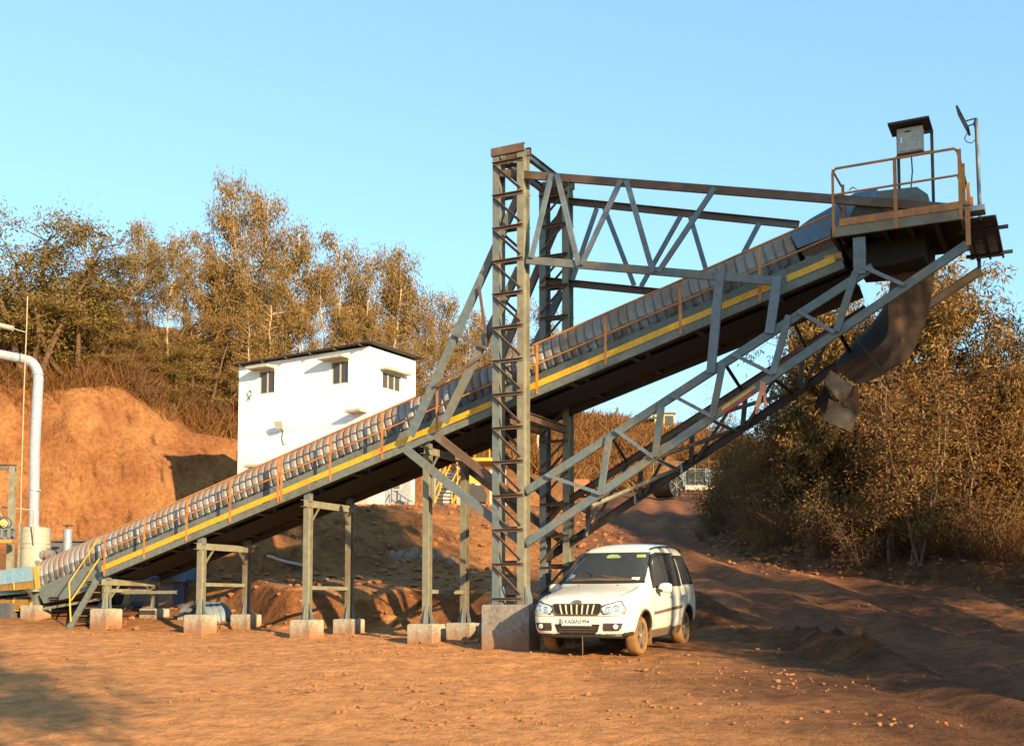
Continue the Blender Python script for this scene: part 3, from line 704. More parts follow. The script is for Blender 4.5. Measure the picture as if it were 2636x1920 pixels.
# upper rear
mem('top_chord', (1400, 512), (2056, 579), OR, 'steel_rusty', side=-N)
mem('bottom_chord', (1398, 722), (1800, 763), OR, 'steel_rusty', side=-N)
for a_, b_ in (((1536, 537), (1473, 722)), ((1556, 537), (1633, 736)), ((1752, 557), (1650, 738)), ((1777, 559), (1836, 757)), ((1955, 574), (1868, 740))):
    mem('web_member', a_, b_, OR - 0.045, 'steel_blue', C_prof(0.045, 0.085))
# lower front
mem('top_chord', (1355, 1264), (2247, 688), OF)
mem('hanger', (2214, 706), (2212, 612), OF - 0.045, 'steel_blue', C_prof(0.06, 0.19))
mem('bottom_chord', (1355, 1398), (2490, 630), OF)
for a_, b_ in (((2203, 700), (2153, 853)), ((2031, 812), (1989, 962)), ((1861, 932), (1834, 1070)), ((1704, 1036), (1686, 1176)), ((1568, 1124), (1546, 1272))):
    mem('web_member', a_, b_, OF - 0.05, 'steel_grey', C_prof(0.05, 0.11))
for a_, b_ in (((2218, 690), (2326, 738)), ((2050, 803), (2145, 860)), ((1882, 914), (1986, 966)), ((1726, 1020), (1835, 1078)), ((1581, 1109), (1680, 1181)), ((1404, 1226), (1546, 1275))):
    mem('web_member', a_, b_, OF - 0.09, 'steel_blue', L_prof(0.06, 0.06))
# lower rear
mem('top_chord', (1391, 1335), (2230, 794), OR, 'steel_rusty', side=-N)
mem('bottom_chord', (1391, 1447), (2526, 695), OR, 'steel_dark', C_prof(0.07, 0.15), side=-N)  # dark steel: shade on this rear chord is put into its colour
for a_, b_ in (((2068, 900), (2060, 1000)), ((1921, 995), (1912, 1098)), ((1783, 1085), (1779, 1190)), ((1649, 1172), (1648, 1278)), ((1516, 1258), (1513, 1366))):
    mem('web_member', a_, b_, OR - 0.045, 'steel_dark', C_prof(0.045, 0.085))
for a_, b_ in (((2140, 852), (2060, 1000)), ((2010, 938), (1916, 1096)), ((1906, 1005), (1787, 1182)), ((1740, 1112), (1655, 1270)), ((1612, 1195), (1522, 1352))):
    mem('web_member', a_, b_, OR - 0.09, 'steel_dark', L_prof(0.06, 0.06))
# small tubes welded across the rear bottom chord
for u in (1510, 1636, 1755):
    t_ = (u - 1391) / (2545 - 1391); p = pl(u, 1447 + (682 - 1447) * t_, OR - 0.05)
    build('stiffener', MB().box(p, D * 0.012 + Z * 0.0, N * 0.05, Z * 0.085), 'zinc', boom)
# cross braces between front and rear planes
for a_, b_, mt in (((1546, 1275), (1500, 1378), 'steel_blue'), ((1686, 1178), (1748, 1208), 'steel_blue'), ((1836, 1078), (1898, 1108), 'steel_blue'), ((1986, 966), (2044, 1010), 'steel_dark'),
                   ((1527, 1303), (1758, 1202), 'steel_olive'), ((1690, 1180), (1898, 1106), 'steel_rusty'), ((1836, 1070), (2044, 1010), 'steel_rusty'),
                   ((1568, 1122), (1610, 1190), 'steel_dark'), ((1861, 935), (1905, 1003), 'steel_dark'), ((2031, 815), (2070, 896), 'steel_dark'), ((2153, 850), (2190, 915), 'steel_dark')):
    mem('cross_brace', a_, b_, OF + 0.03, mt, L_prof(0.055, 0.055), offb=OR - 0.04)
# painted stretch on the front bottom chord
def chord_y(u): return 1398 + (630 - 1398) * (u - 1355) / (2490 - 1355)
for du, dv, mt, hh in ((0, -4.5, 'yellow_paint', 0.045), (2, 6.5, 'red_paint', 0.045)):
    a_ = pl(1858 + du, chord_y(1858) + dv, OF - 0.04); b_ = pl(1944 + du, chord_y(1944) + dv, OF - 0.04)
    build('paint_band', MB().beam(a_, b_, R_prof(0.006, hh), N), mt, boom)
# back stays left of the towers
for a_, b_, off, mt in (((1338, 500), (1056, 1122), OF, 'steel_grey'), ((1338, 690), (1143, 1088), OF, 'steel_grey'), ((1453, 532), (1225, 1075), OR, 'steel_rusty'), ((1446, 750), (1330, 985), OR, 'steel_grey'),
                        ((1047, 1158), (1340, 1392), OF, 'steel_grey'), ((1122, 1120), (1340, 1292), OF, 'steel_rusty'), ((1190, 1195), (1458, 1399), OR, 'steel_dark'), ((1268, 1150), (1431, 1300), OR, 'steel_dark')):
    mem('back_stay', a_, b_, off + (0.05 if off == OF else 0), mt, C_prof(0.07, 0.15), side=N)
for a_, b_ in (((1168, 863), (1250, 900)), ((1250, 905), (1117, 990)), ((1229, 738), (1251, 892))):
    mem('web_member', a_, b_, OF - 0.04, 'steel_rusty', L_prof(0.06, 0.06))
for a_, b_ in (((1275, 645), (1340, 745)), ((1210, 1290), (1338, 1290))): pass
# transverse beams joining the two towers
for z, mt in ((fzt - 0.09, 'steel_grey'), ):
    for a_, b_ in ((fl, rl), (fr, rr)):
        build('tie_beam', MB().beam(a_ + Z * z + N * 0.15, V((b_.x, b_.y, 0)) + Z * (rzt - 0.09) - N * 0.15, I_prof(0.09, 0.13), D), mt, boom)
zt_ = pl(1358, 1068, OF).z
build('tie_beam', MB().beam(fr + Z * zt_ + N * 0.15, rr + Z * zt_ - N * 0.15, I_prof(0.1, 0.15), D), 'steel_rusty', boom)
build('tie_beam', MB().beam(fl + Z * zt_ + N * 0.15, rl + Z * zt_ - N * 0.15, I_prof(0.1, 0.15), D), 'steel_rusty', boom)

# ------------------------------------------------------------------ drive platform
PO = -0.42
pa = pl(2143, 616, PO); pb_ = pl(2476, 561, PO); zf = (pa.z + pb_.z) / 2
sa = (pa - P0).dot(D); sb = (pb_ - P0).dot(D); PW = (on_z(2536, 664, zf) - P0).dot(N) - PO
def pp(s, w_, z): q = P0 + D * s + N * w_; q.z = z; return q
plat = thing('drive_platform', 'high steel platform with rust-orange railings at the head of the conveyor', 'platform', pp(sa, PO, zf))
build('fascia', MB().beam(pp(sa, PO, zf + 0.08), pp(sb, PO, zf + 0.08), C_prof(0.06, 0.16), N), 'steel_olive', plat)
build('fascia', MB().beam(pp(sb + 0.003, PO + 0.033, zf + 0.08), pp(sb + 0.003, PO + PW, zf + 0.08), C_prof(0.06, 0.16), -D), 'steel_olive', plat)
build('fascia', MB().beam(pp(sa - 0.003, PO + 0.033, zf + 0.08), pp(sa - 0.003, PO + PW, zf + 0.08), C_prof(0.06, 0.16), D), 'steel_dark', plat)
m = MB().box(pp((sa + sb) / 2, PO + PW / 2, zf + 0.15), D * ((sb - sa) / 2 - 0.04), N * (PW / 2 - 0.04), Z * 0.006)
build('floor_plate', m, 'belt_black', plat)  # black instead of steel: the shaded underside is put into the colour
for k in range(1, 5): build('joist', MB().beam(pp(sa + (sb - sa) * k / 5, PO + 0.05, zf + 0.08), pp(sa + (sb - sa) * k / 5, PO + PW - 0.05, zf + 0.08), I_prof(0.07, 0.12), D), 'dark_steel', plat)
build('toe_board', MB().beam(pp(sa + 0.12, PO - 0.04, zf + 0.215), pp(sb - 0.02, PO - 0.04, zf + 0.215), R_prof(0.012, 0.115), N), 'rail_orange', plat)
RH = pl(2467, 383, PO).z - zf; RM = RH * 0.60 + 0.02
def pr_(u): return (pl(u, 550, PO) - P0).dot(D)
s1, s2, s3 = pr_(2146), pr_(2302), pr_(2469)
rl_m = MB().tube([pp(s1, PO - 0.03, zf + 0.02), pp(s1, PO - 0.03, zf + RH - 0.06), pp(s1 + 0.05, PO - 0.03, zf + RH), pp(s3 - 0.05, PO - 0.03, zf + RH), pp(s3, PO, zf + RH - 0.03), pp(s3, PO + PW, zf + RH - 0.03)], 0.022, 8)
railing = build('railing', rl_m, 'rail_orange', plat, smooth=0.8)
build('mid_rail', MB().tube([pp(s1, PO - 0.03, zf + RM), pp(s3, PO - 0.03, zf + RM)], 0.018, 7), 'rail_orange', railing, smooth=0.8)
build('mid_rail', MB().tube([pp(s3, PO - 0.03, zf + RM), pp(s3, PO + PW, zf + RM)], 0.018, 7), 'rail_orange', railing, smooth=0.8)
for s, w_ in ((s2, PO - 0.04), (s3, PO - 0.04), (s3, PO + 0.6), (s3, PO + 1.5), (s3, PO + PW)):
    build('post', MB().beam(pp(s, w_, zf + 0.0), pp(s, w_, zf + RH - 0.02), L_prof(0.055, 0.055, 0.009), D), 'rail_orange', railing)
for dz in (RH - 0.02, RM): build('rail_return', MB().tube([pp(s1, PO - 0.03, zf + dz), pp(s1, PO + 0.72, zf + dz)], 0.018, 7), 'rail_orange', railing, smooth=0.8)
build('post', MB().beam(pp(s1, PO + 0.72, zf + 0.1), pp(s1, PO + 0.72, zf + RH), L_prof(0.05, 0.05, 0.009), D), 'rail_orange', railing)
build('post', MB().beam(pp(sb + 0.05, PO - 0.02, zf - 0.42), pp(sb + 0.05, PO - 0.02, zf + 0.18), L_prof(0.07, 0.07, 0.009), D), 'rail_orange', railing)
build('post', MB().beam(pp(sb + 0.05, PO + PW + 0.04, zf - 0.42), pp(sb + 0.05, PO + PW + 0.04, zf + 0.3), L_prof(0.06, 0.06, 0.009), D), 'steel_grey', railing)
# grating walkway carried outside the right-hand edge
m = MB()
for k in range(26):
    w_ = PO + 0.12 + k * (PW - 0.1) / 25; m.box(pp(sb + 0.26, w_, zf + 0.02), D * 0.19, N * 0.026, Z * 0.012)
for ds in (0.06, 0.26, 0.46): m.beam(pp(sb + ds, PO + 0.1, zf), pp(sb + ds, PO + PW + 0.05, zf), R_prof(0.03, 0.06), D)
build('side_grating', m, 'steel_dark', plat)
for w_ in (PO + 0.55, PO + PW - 0.3): build('bracket', MB().beam(pp(sb - 0.1, w_, zf - 0.05), pp(sb + 0.62, w_, zf - 0.05), L_prof(0.05, 0.05), N), 'dark_steel', plat)
build('lamp_tray', MB().box(pp(sb + 0.17, PO + 0.18, zf + 0.16), D * 0.15, N * 0.14, Z * 0.04), 'box_grey', plat)
# drive guard: half drum
c = pl(2233, 558, PO + 0.16); prof = []
m = MB(); poly = [c + D * (0.27 * math.cos(t)) + Z * (0.27 * math.sin(t) - 0.0) for t in [math.pi * k / 16 for k in range(17)]] + [c - D * 0.27 - Z * 0.06, c + D * 0.27 - Z * 0.06]
m.prism(poly, N * 0.16)
build('drive_guard', m, 'steel_dark', plat)
m = MB().box(pl(2283, 548, PO + 0.5), D * 0.16, N * 0.2, Z * 0.13); build('gear_case', m, 'rail_orange', plat)
m = MB().tube([pl(2186, 490, PO + 0.6), pl(2195, 482, PO + 0.6), pl(2210, 490, PO + 0.6), pl(2190, 494, PO + 0.6)], 0.012, 5); build('cable_loop', m, 'rail_orange', plat)

# control box on its own stand
CO = 0.6
cb = thing('control_cabinet', 'grey electrical cabinet under a flat rain canopy standing on the platform', 'control box', pp((pl(2350, 500, CO) - P0).dot(D), CO, zf + 0.16))
q0 = pl(2311, 332, CO); q1 = pl(2378, 398, CO)
sl0, sl1 = (pl(2311, 360, CO) - P0).dot(D), (pl(2377, 360, CO) - P0).dot(D)
zb0, zb1 = pl(2311, 402, CO).z, pl(2377, 328, CO).z
body = build('cabinet', MB().box(pp((sl0 + sl1) / 2, CO, (zb0 + zb1) / 2), D * ((sl1 - sl0) / 2), N * 0.10, Z * ((zb1 - zb0) / 2)), 'box_grey', cb)
build('door', MB().box(pp((sl0 + sl1) / 2, CO - 0.106, (zb0 + zb1) / 2), D * ((sl1 - sl0) / 2 - 0.02), N * 0.006, Z * ((zb1 - zb0) / 2 - 0.02)), 'box_grey', cb)
build('latch', MB().box(pp(sl0 + 0.07, CO - 0.118, (zb0 + zb1) / 2), D * 0.012, N * 0.006, Z * 0.05), 'chrome', cb)
build('vent', MB().box(pp((sl0 + sl1) / 2 - 0.03, CO - 0.115, zb1 - 0.07), D * 0.045, N * 0.004, Z * 0.012), 'black_plastic', cb)
build('gauge', MB().tube([pp(sl1 - 0.11, CO - 0.122, (zb0 + zb1) / 2), pp(sl1 - 0.11, CO - 0.108, (zb0 + zb1) / 2)], 0.04, 12), 'box_grey', cb)
build('canopy', MB().box(pp((sl0 + sl1) / 2, CO, zb1 + 0.05), D * ((sl1 - sl0) / 2 + 0.12), N * 0.27, Z * 0.018), 'steel_dark', cb)
slg0, slg1 = (pl(2307, 360, CO + 0.1) - P0).dot(D), (pl(2394, 360, CO + 0.1) - P0).dot(D)
for s in (slg0, slg1): build('leg', MB().beam(pp(s, CO + 0.13, zf + 0.16), pp(s, CO + 0.13, zb1 - 0.02), L_prof(0.05, 0.05), D), 'dark_steel', cb)
build('cross_bar', MB().beam(pp(slg0, CO + 0.13, zb1 - 0.04), pp(slg1 + 0.05, CO + 0.13, zb1 - 0.04), R_prof(0.04, 0.04), N), 'dark_steel', cb)
build('cross_bar', MB().beam(pp(slg0, CO + 0.0, zb0 - 0.02), pp(slg1 + 0.05, CO + 0.0, zb0 - 0.02), R_prof(0.04, 0.03), N), 'steel_rusty', cb)
cs = (pl(2346, 400, CO) - P0).dot(D)
build('cable', MB().tube([pp(cs, CO, zb0), pp(cs + 0.01, CO, zb0 - 0.3), pp(cs - 0.03, CO, zb0 - 0.7), pp(cs - 0.03, CO, zf + 0.16)], 0.012, 5), 'cable', cb)
# mast with floodlight
MO = 0.9
ms = (pl(2521, 470, MO) - P0).dot(D); zt2 = pl(2513, 306, MO).z
mast = thing('floodlight_mast', 'slim mast with a tilted flat floodlight panel at the platform corner', 'light mast', pp(ms, MO, zf))
mp = build('pole', MB().tube([pp(ms, MO, zf), pp(ms - 0.02, MO, zt2)], 0.033, 8), 'steel_blue', mast, smooth=0.8)
a_, b_ = pl(2465, 284, MO), pl(2494, 339, MO); dd = (b_ - a_).normalized(); nn = dd.cross(N).normalized()
build('panel', MB().box((a_ + b_) / 2, dd * ((b_ - a_).length / 2), N * 0.19, nn * 0.016), 'steel_dark', mast)
build('bracket', MB().tube([pl(2483, 313, MO), pl(2513, 305, MO)], 0.012, 5).tube([pl(2490, 326, MO), pl(2512, 318, MO)], 0.012, 5), 'steel_dark', mast)
build('cable', MB().tube([pl(2492, 340, MO), pl(2483, 356, MO), pl(2488, 366, MO), pl(2501, 369, MO), pl(2511, 360, MO), pl(2513, 340, MO), pl(2506, 318, MO), pl(2511, 306, MO)], 0.009, 5), 'cable', mast, smooth=1.5)

# ------------------------------------------------------------------ torn belt hanging from the head
def P3(u, v, o): return pl(u, v, o)
bl = thing('hanging_belt', 'wide torn strip of old conveyor belt hanging in a loop below the platform', 'belt', P3(2330, 650, 0.9))
def strip_rows(data, n=8, bulge=0.03):
    rows = []
    for (l_, r_, ol, orr) in data:
        a_, b_ = P3(l_[0], l_[1], ol), P3(r_[0], r_[1], orr)
        rows.append([a_.lerp(b_, k / n) - N * (bulge * math.sin(math.pi * k / n)) for k in range(n + 1)])
    # interpolate rows with Catmull-Rom for a smooth curl
    out = []
    for i in range(len(rows) - 1):
        r0, r1, r2, r3 = rows[max(i - 1, 0)], rows[i], rows[i + 1], rows[min(i + 2, len(rows) - 1)]
        for s in range(5):
            t = s / 5.0; out.append([0.5 * ((2 * b) + (c - a) * t + (2 * a - 5 * b + 4 * c - d) * t * t + (3 * b - a - 3 * c + d) * t ** 3) for a, b, c, d in zip(r0, r1, r2, r3)])
    out.append(rows[-1]); return out
front = [((2300, 640), (2409, 640), .95, 1.05), ((2293, 720), (2406, 700), .95, 1.05), ((2288, 780), (2399, 768), .9, 1.1), ((2286, 850), (2374, 855), .75, 1.15), ((2266, 888), (2338, 922), .62, 1.15),
         ((2222, 914), (2290, 956), .55, 1.05), ((2176, 938), (2232, 986), .52, .95), ((2150, 950), (2204, 990), .52, .85)]
rw = strip_rows(front, 10, 0.0)
for r_ in rw:                      # a crease down the middle and slight waviness
    for k, p in enumerate(r_): p += N * (-0.05 * abs(k - 4) / 5 + 0.03 * math.sin(k * 1.3 + p.z * 5))
build('belt_strip', MB().sheet(rw, N * 0.018), 'rubber_belt', bl, smooth=0.9)
inner = [((2284, 772), (2289, 776), 1.75, .93), ((2258, 815), (2287, 830), 1.8, .85), ((2226, 852), (2280, 872), 1.75, .70), ((2196, 880), (2246, 903), 1.6, .60), ((2168, 912), (2200, 928), 1.3, .55), ((2148, 938), (2158, 946), .9, .53)]
build('belt_fold', MB().sheet(strip_rows(inner, 5, 0.0), N * 0.018), 'belt_black', bl, smooth=1.2)  # inside of the same belt, its shade put into the black
def flap(c0, c1, c2, c3, o, mt, curl):
    rows = []
    for i in range(9):
        v_ = i / 8; r_ = []
        for j in range(7):
            u_ = j / 6; a_ = [(c0[q] * (1 - u_) + c1[q] * u_) * (1 - v_) + (c3[q] * (1 - u_) + c2[q] * u_) * v_ for q in (0, 1)]
            r_.append(P3(a_[0], a_[1], o + curl * math.sin(math.pi * u_) * (0.4 + v_) + 0.05 * math.sin(v_ * 4 + u_ * 3) - 0.25 * curl * v_ * v_ + random.uniform(-.004, .004)))
        rows.append(r_)
    build('torn_flap', MB().sheet(rows, N * 0.014), mt, bl, smooth=1.0)
flap((2138, 952), (2196, 992), (2172, 1046), (2120, 980), 0.50, 'belt_sunlit', -0.22)
flap((2168, 990), (2208, 992), (2214, 1068), (2172, 1044), 0.46, 'belt_sunlit', 0.20)
flap((2124, 992), (2152, 1040), (2124, 1068), (2097, 1034), 0.62, 'belt_black', 0.10)
flap((2134, 1026), (2208, 1060), (2194, 1114), (2119, 1080), 0.58, 'belt_sunlit', -0.24)
flap((2146, 1036), (2196, 1064), (2190, 1084), (2158, 1060), 0.53, 'belt_black', 0.06)
build('lashing_cable', MB().tube([P3(2204, 872, .55), P3(2222, 896, .5), P3(2250, 930, .5), P3(2274, 960, .6), P3(2290, 1000, .8)], 0.012, 5), 'cable', bl)
# pink rag tied to the boom
m = MB()
for pts in ([(1958, 980), (1970, 983), (1972, 1000), (1962, 1006), (1955, 1000)], [(1958, 1000), (1966, 1002), (1950, 1066), (1943, 1062)], [(1964, 1002), (1970, 1000), (1973, 1046), (1967, 1052)], [(1956, 1000), (1962, 1003), (1941, 1055), (1936, 1068)]):
    m.prism([pl(u, v, OF - 0.14 + 0.002 * (v - 1000)) for u, v in pts], N * 0.012)
solo('rag', m, 'cloth_pink', 'faded pink rag knotted round the boom beside its red and yellow paint', 'rag', pl(1963, 990, OF - 0.1))
# ------------------------------------------------------------------ white control house
HC = at_y(946, 1302, 66.0); HZ = HC.z
HT_ = V((-0.848, 0.530, 0)); HR_ = V((0.530, 0.848, 0)); LT, LR = 8.39, 3.60
HNL = V((-0.530, -0.848, 0)); HNR = V((0.848, -0.530, 0))     # outward normals of the two visible faces
HC.z = HZ
HTOP = HC.z + 7.45
house = thing('control_house', 'tall white plastered control house with flat sheet roof on the upper terrace', 'house', HC)
def wl(s, z, o=0.0): p = HC + HT_ * s + HNL * o; p.z = z; return p
def wr2(s, z, o=0.0): p = HC + HR_ * s + HNR * o; p.z = z; return p
def uvl(u, v): p = on_vplane(u, v, HC, HNL); return ((p - HC).dot(HT_), p.z)
def uvr(u, v): p = on_vplane(u, v, HC, HNR); return ((p - HC).dot(HR_), p.z)
def wall_with_holes(fn, L, z0, z1, holes, thick):
    m = MB(); ss = sorted(set([0, L] + [h[0] for h in holes] + [h[1] for h in holes])); zz = sorted(set([z0, z1] + [h[2] for h in holes] + [h[3] for h in holes]))
    def inside(s, z): return any(h[0] < s < h[1] and h[2] < z < h[3] for h in holes)
    for i in range(len(ss) - 1):
        for j in range(len(zz) - 1):
            if not inside((ss[i] + ss[i + 1]) / 2, (zz[j] + zz[j + 1]) / 2):
                m.add([fn(ss[i], zz[j]), fn(ss[i + 1], zz[j]), fn(ss[i + 1], zz[j + 1]), fn(ss[i], zz[j + 1])], [(0, 1, 2, 3)])
    for a, b, c, d in holes:      # reveals
        q = [(a, c), (b, c), (b, d), (a, d)]
        for k in range(4):
            s0, s1_ = q[k], q[(k + 1) % 4]
            m.add([fn(*s0), fn(*s1_), fn(s1_[0], s1_[1], -thick), fn(s0[0], s0[1], -thick)], [(0, 1, 2, 3)])
    return m
def rect(f, u0, v0, u1, v1):
    a, b = f(u0, v0), f(u1, v1); return (min(a[0], b[0]), max(a[0], b[0]), min(a[1], b[1]), max(a[1], b[1]))
WL = [rect(uvl, 667, 956, 706, 1011), rect(uvl, 852, 932, 896, 986)]
a_ = uvl(662, 1220); WL.append((a_[0] - 1.0, a_[0], a_[1] - 1.4, a_[1] + 0.25))
WRt = [rect(uvr, 985, 955, 1033, 1012)]
DR = [rect(uvr, 990, 1215, 1061, 1300)]
DR = [(DR[0][0], DR[0][1], HZ + 0.25, HZ + 2.6)]
build('wall', wall_with_holes(wl, LT, HZ - 1.0, HTOP, WL, 0.16), 'white_wall', house)
build('wall', wall_with_holes(wr2, LR, HZ - 1.0, HTOP, WRt + DR, 0.16), 'white_wall', house)
bk = MB(); q = [wl(LT, 0), wl(LT, 0) + HR_ * LR, wr2(LR, 0)]
for p, r in ((q[0], q[1]), (q[1], q[2])):
    a_ = V((p.x, p.y, HZ - 1)); b_ = V((r.x, r.y, HZ - 1)); up = Z * (HTOP - HZ + 1)
    bk.add([a_, b_, b_ + up, a_ + up], [(0, 1, 2, 3)])
build('wall', bk, 'white_wall', house)
r0 = HC - HT_ * 0.45 - HR_ * 0.38
rs = MB(); rows = []
nr_ = 90
for i in range(nr_ + 1):
    s = (LT + 0.75) * i / nr_; hgt = 0.02 * math.cos(i * math.pi)
    rows.append([r0 + HT_ * s + Z * (HTOP - HZ + 0.14 + hgt - 0.010 * s), r0 + HT_ * s + HR_ * (LR + 0.55) + Z * (HTOP - HZ + 0.08 + hgt - 0.010 * s)])
rs.sheet(rows, Z * 0.02)
build('roof', rs, 'roof_sheet', house)
for k in range(6):
    s = 0.3 + k * 1.55; p = HC + HT_ * s - HR_ * 0.36 + Z * (HTOP - HZ + 0.06 - 0.010 * s)
    build('purlin', MB().beam(p, p + HR_ * (LR + 0.45), R_prof(0.06, 0.08), HT_), 'roof_sheet', house)
def window(fn, r, nrm, panes, frame_mat='window_frame'):
    a, b, c, d = r
    f = MB(); o = -0.10
    def bar(s0, s1_, z0, z1): f.prism([fn(s0, z0, o), fn(s1_, z0, o), fn(s1_, z1, o), fn(s0, z1, o)], nrm * 0.05)
    t = 0.07; bar(a, a + t, c, d); bar(b - t, b, c, d); bar(a + t, b - t, c, c + t); bar(a + t, b - t, d - t, d)
    for k in range(1, panes):
        s = a + (b - a) * k / panes; bar(s - t / 2, s + t / 2, c + t, d - t)
    w_ = build('window', f, frame_mat, house)
    build('pane', MB().add([fn(a + t, c + t, o + 0.015), fn(b - t, c + t, o + 0.015), fn(b - t, d - t, o + 0.015), fn(a + t, d - t, o + 0.015)], [(0, 1, 2, 3)]), 'house_glass', w_)
def sunshade(fn, r, nrm, e0, e1, out=0.62):
    a, b, c, d = r
    build('sunshade', MB().prism([fn(a - e0, d + 0.04, -0.02), fn(b + e1, d + 0.04, -0.02), fn(b + e1, d + 0.16, -0.02), fn(a - e0, d + 0.16, -0.02)], nrm * out), 'shade_slab', house)
window(wl, WL[0], HNL, 2); window(wl, WL[1], HNL, 2); window(wl, WL[2], HNL, 2); window(wr2, WRt[0], HNR, 3)
sunshade(wl, WL[0], HNL, 0.05, 0.35); sunshade(wl, WL[1], HNL, 0.1, 0.35); sunshade(wl, WL[2], HNL, 0.3, 0.35); sunshade(wr2, WRt[0], HNR, 0.25, 0.3, 0.45)
q = uvl(945, 1062); build('sunshade', MB().prism([wl(0.05, q[1], -0.02), wl(0.95, q[1], -0.02), wl(0.95, q[1] + 0.12, -0.02), wl(0.05, q[1] + 0.12, -0.02)], HNL * 0.6), 'shade_slab', house)
# shutter door
a, b, c, d = DR[0]
sh = MB(); nsl = 26; rows = []
for i in range(nsl * 2 + 1):
    z = c + (d - c) * i / (nsl * 2); rows.append([wr2(a, z, -0.10 - 0.018 * (i % 2)), wr2(b, z, -0.10 - 0.018 * (i % 2))])
build('shutter', sh.sheet(rows), 'shutter_grey', house)
build('doorstep', MB().prism([wr2(a - 0.1, HZ - 0.3, 0), wr2(b + 0.2, HZ - 0.3, 0), wr2(b + 0.2, HZ + 0.2, 0), wr2(a - 0.1, HZ + 0.2, 0)], HNR * 0.5), 'shade_slab', house)
# ledge line, lamp and pipes on the long wall
z_ = uvl(700, 1113)[1]; build('ledge', MB().prism([wl(0, z_, -0.02), wl(LT, z_, -0.02), wl(LT, z_ + 0.05, -0.02), wl(0, z_ + 0.05, -0.02)], HNL * 0.045), 'white_wall', house)
s_, z_ = uvl(730, 1096)
fl_ = build('floodlight', MB().box(wl(s_, z_, 0.30), HT_ * 0.20 + HNL * 0.05, HNL * 0.05 - Z * 0.02, Z * 0.17 + HNL * 0.06), 'box_grey', house)
build('bracket', MB().tube([wl(s_, z_ - 0.15, 0.28), wl(s_, z_ - 0.25, 0.0)], 0.03, 6), 'dark_steel', fl_)
build('cable', MB().tube([wl(s_, z_ - 0.25, 0.03), wl(s_ + 0.08, z_ - 0.6, 0.03), wl(s_ - 0.05, z_ - 0.95, 0.03), wl(s_ - 0.22, z_ - 0.85, 0.03)], 0.018, 5), 'cable', fl_)
s_, z_ = uvl(646, 1007); build('vent_pipe', MB().tube([wl(s_, z_, 0), wl(s_, z_, 0.14), wl(s_ - 0.16, z_ - 0.08, 0.16), wl(s_ - 0.17, z_ - 0.24, 0.16), wl(s_, z_ - 0.36, 0.14), wl(s_ + 0.05, z_ - 0.4, 0.0)], 0.028, 6), 'dark_steel', house, smooth=1.2)
build('downpipe', MB().tube([wl(LT + 0.08, HZ - 0.5, -0.1), wl(LT + 0.08, HZ + 3.2, -0.1)], 0.07, 8), 'dark_steel', house, smooth=0.8)
# meter box on a post in front of the door
p = at_y(1022, 1302, 63.0); p.z = hz(p.x, p.y)
mt_ = thing('meter_post', 'small dark meter box on a thin post outside the shutter door', 'meter box', p)
build('post', MB().tube([p, p + Z * 0.75], 0.035, 6), 'dark_steel', mt_)
build('box', MB().box(p + Z * 0.95, (0.2, 0, 0), (0, 0.09, 0), (0, 0, 0.22)), 'window_frame', mt_)
build('lid', MB().box(p + Z * 0.95 + V((-0.02, -0.1, 0)), (0.14, 0, 0), (0, 0.01, 0), (0, 0, 0.16)), 'slate', mt_)

# ------------------------------------------------------------------ yellow stairs, platform and shed right of the house
SY = 60.0
sb_ = at_y(1150, 1302, SY); SZ = sb_.z; sb_.z = SZ - 0.1
st = thing('yellow_staircase', 'yellow open-tread steel staircase with handrails beside the white house', 'staircase', sb_)
def q_(u, v, dy=0.0): return at_y(u, v, SY + dy)
lo0, lo1 = q_(1118, 1300), q_(1162, 1300); hi0, hi1 = q_(1160, 1198, 2.0), q_(1206, 1212, 2.0)
for lo, hi in ((lo0, hi0), (lo1, hi1)): build('stringer', MB().beam(lo, hi, R_prof(0.05, 0.17), V((1, 0, 0))), 'rail_yellow', st)
for k in range(11):
    t = (k + 0.5) / 11; a_, b_ = lo0.lerp(hi0, t), lo1.lerp(hi1, t); build('tread', MB().box((a_ + b_) / 2, (b_ - a_) * 0.48, (0, 0.13, 0), (0, 0, 0.022)), 'steel_dark', st)
for lo, hi in ((lo0, hi0), (lo1, hi1)):
    sr = build('handrail', MB().tube([lo + Z * 0.95, hi + Z * 0.95], 0.03, 6).tube([lo + Z * 0.5, hi + Z * 0.5], 0.025, 6), 'rail_yellow', st)
    for t in (0.02, 0.35, 0.68, 1.0): build('post', MB().tube([lo.lerp(hi, t), lo.lerp(hi, t) + Z * 0.95], 0.028, 6), 'rail_yellow', sr)
pz = q_(1235, 1186, 3)
lnd = build('landing', MB().box(pz - Z * 0.06, (1.0, 0, 0), (0, 1.0, 0), (0, 0, 0.07)), 'rail_yellow', st)
for dx in (-0.95, -0.2, 0.45, 0.95): build('post', MB().tube([pz + V((dx, -0.95, 0)), pz + V((dx, -0.95, 1.0))], 0.032, 6), 'rail_yellow', lnd)
for dz in (0.5, 1.0): build('rail', MB().tube([pz + V((-0.95, -0.95, dz)), pz + V((0.95, -0.95, dz))], 0.03, 6), 'rail_yellow', lnd)
for dx in (-0.9, 0.9):
    b_ = pz + V((dx, -0.9, 0)); build('leg', MB().beam(V((b_.x, b_.y, SZ - 0.2)), b_, I_prof(0.14, 0.14), V((1, 0, 0))), 'cream_paint', lnd)
sw = q_(1148, 1302, 3.5); sw.z = SZ - 0.3
shed = thing('low_white_building', 'low white building behind the yellow staircase', 'building', sw)
build('wall', MB().box(sw + V((0.3, 1.2, 1.05)), (1.0, 0.25, 0), (-0.2, 0.8, 0), (0, 0, 1.05)), 'white_wall', shed)
build('door', MB().box(sw + V((1.0, 0.40, 0.85)), (0.25, 0.06, 0), (-0.01, 0.04, 0), (0, 0, 0.75)), 'slate', shed)
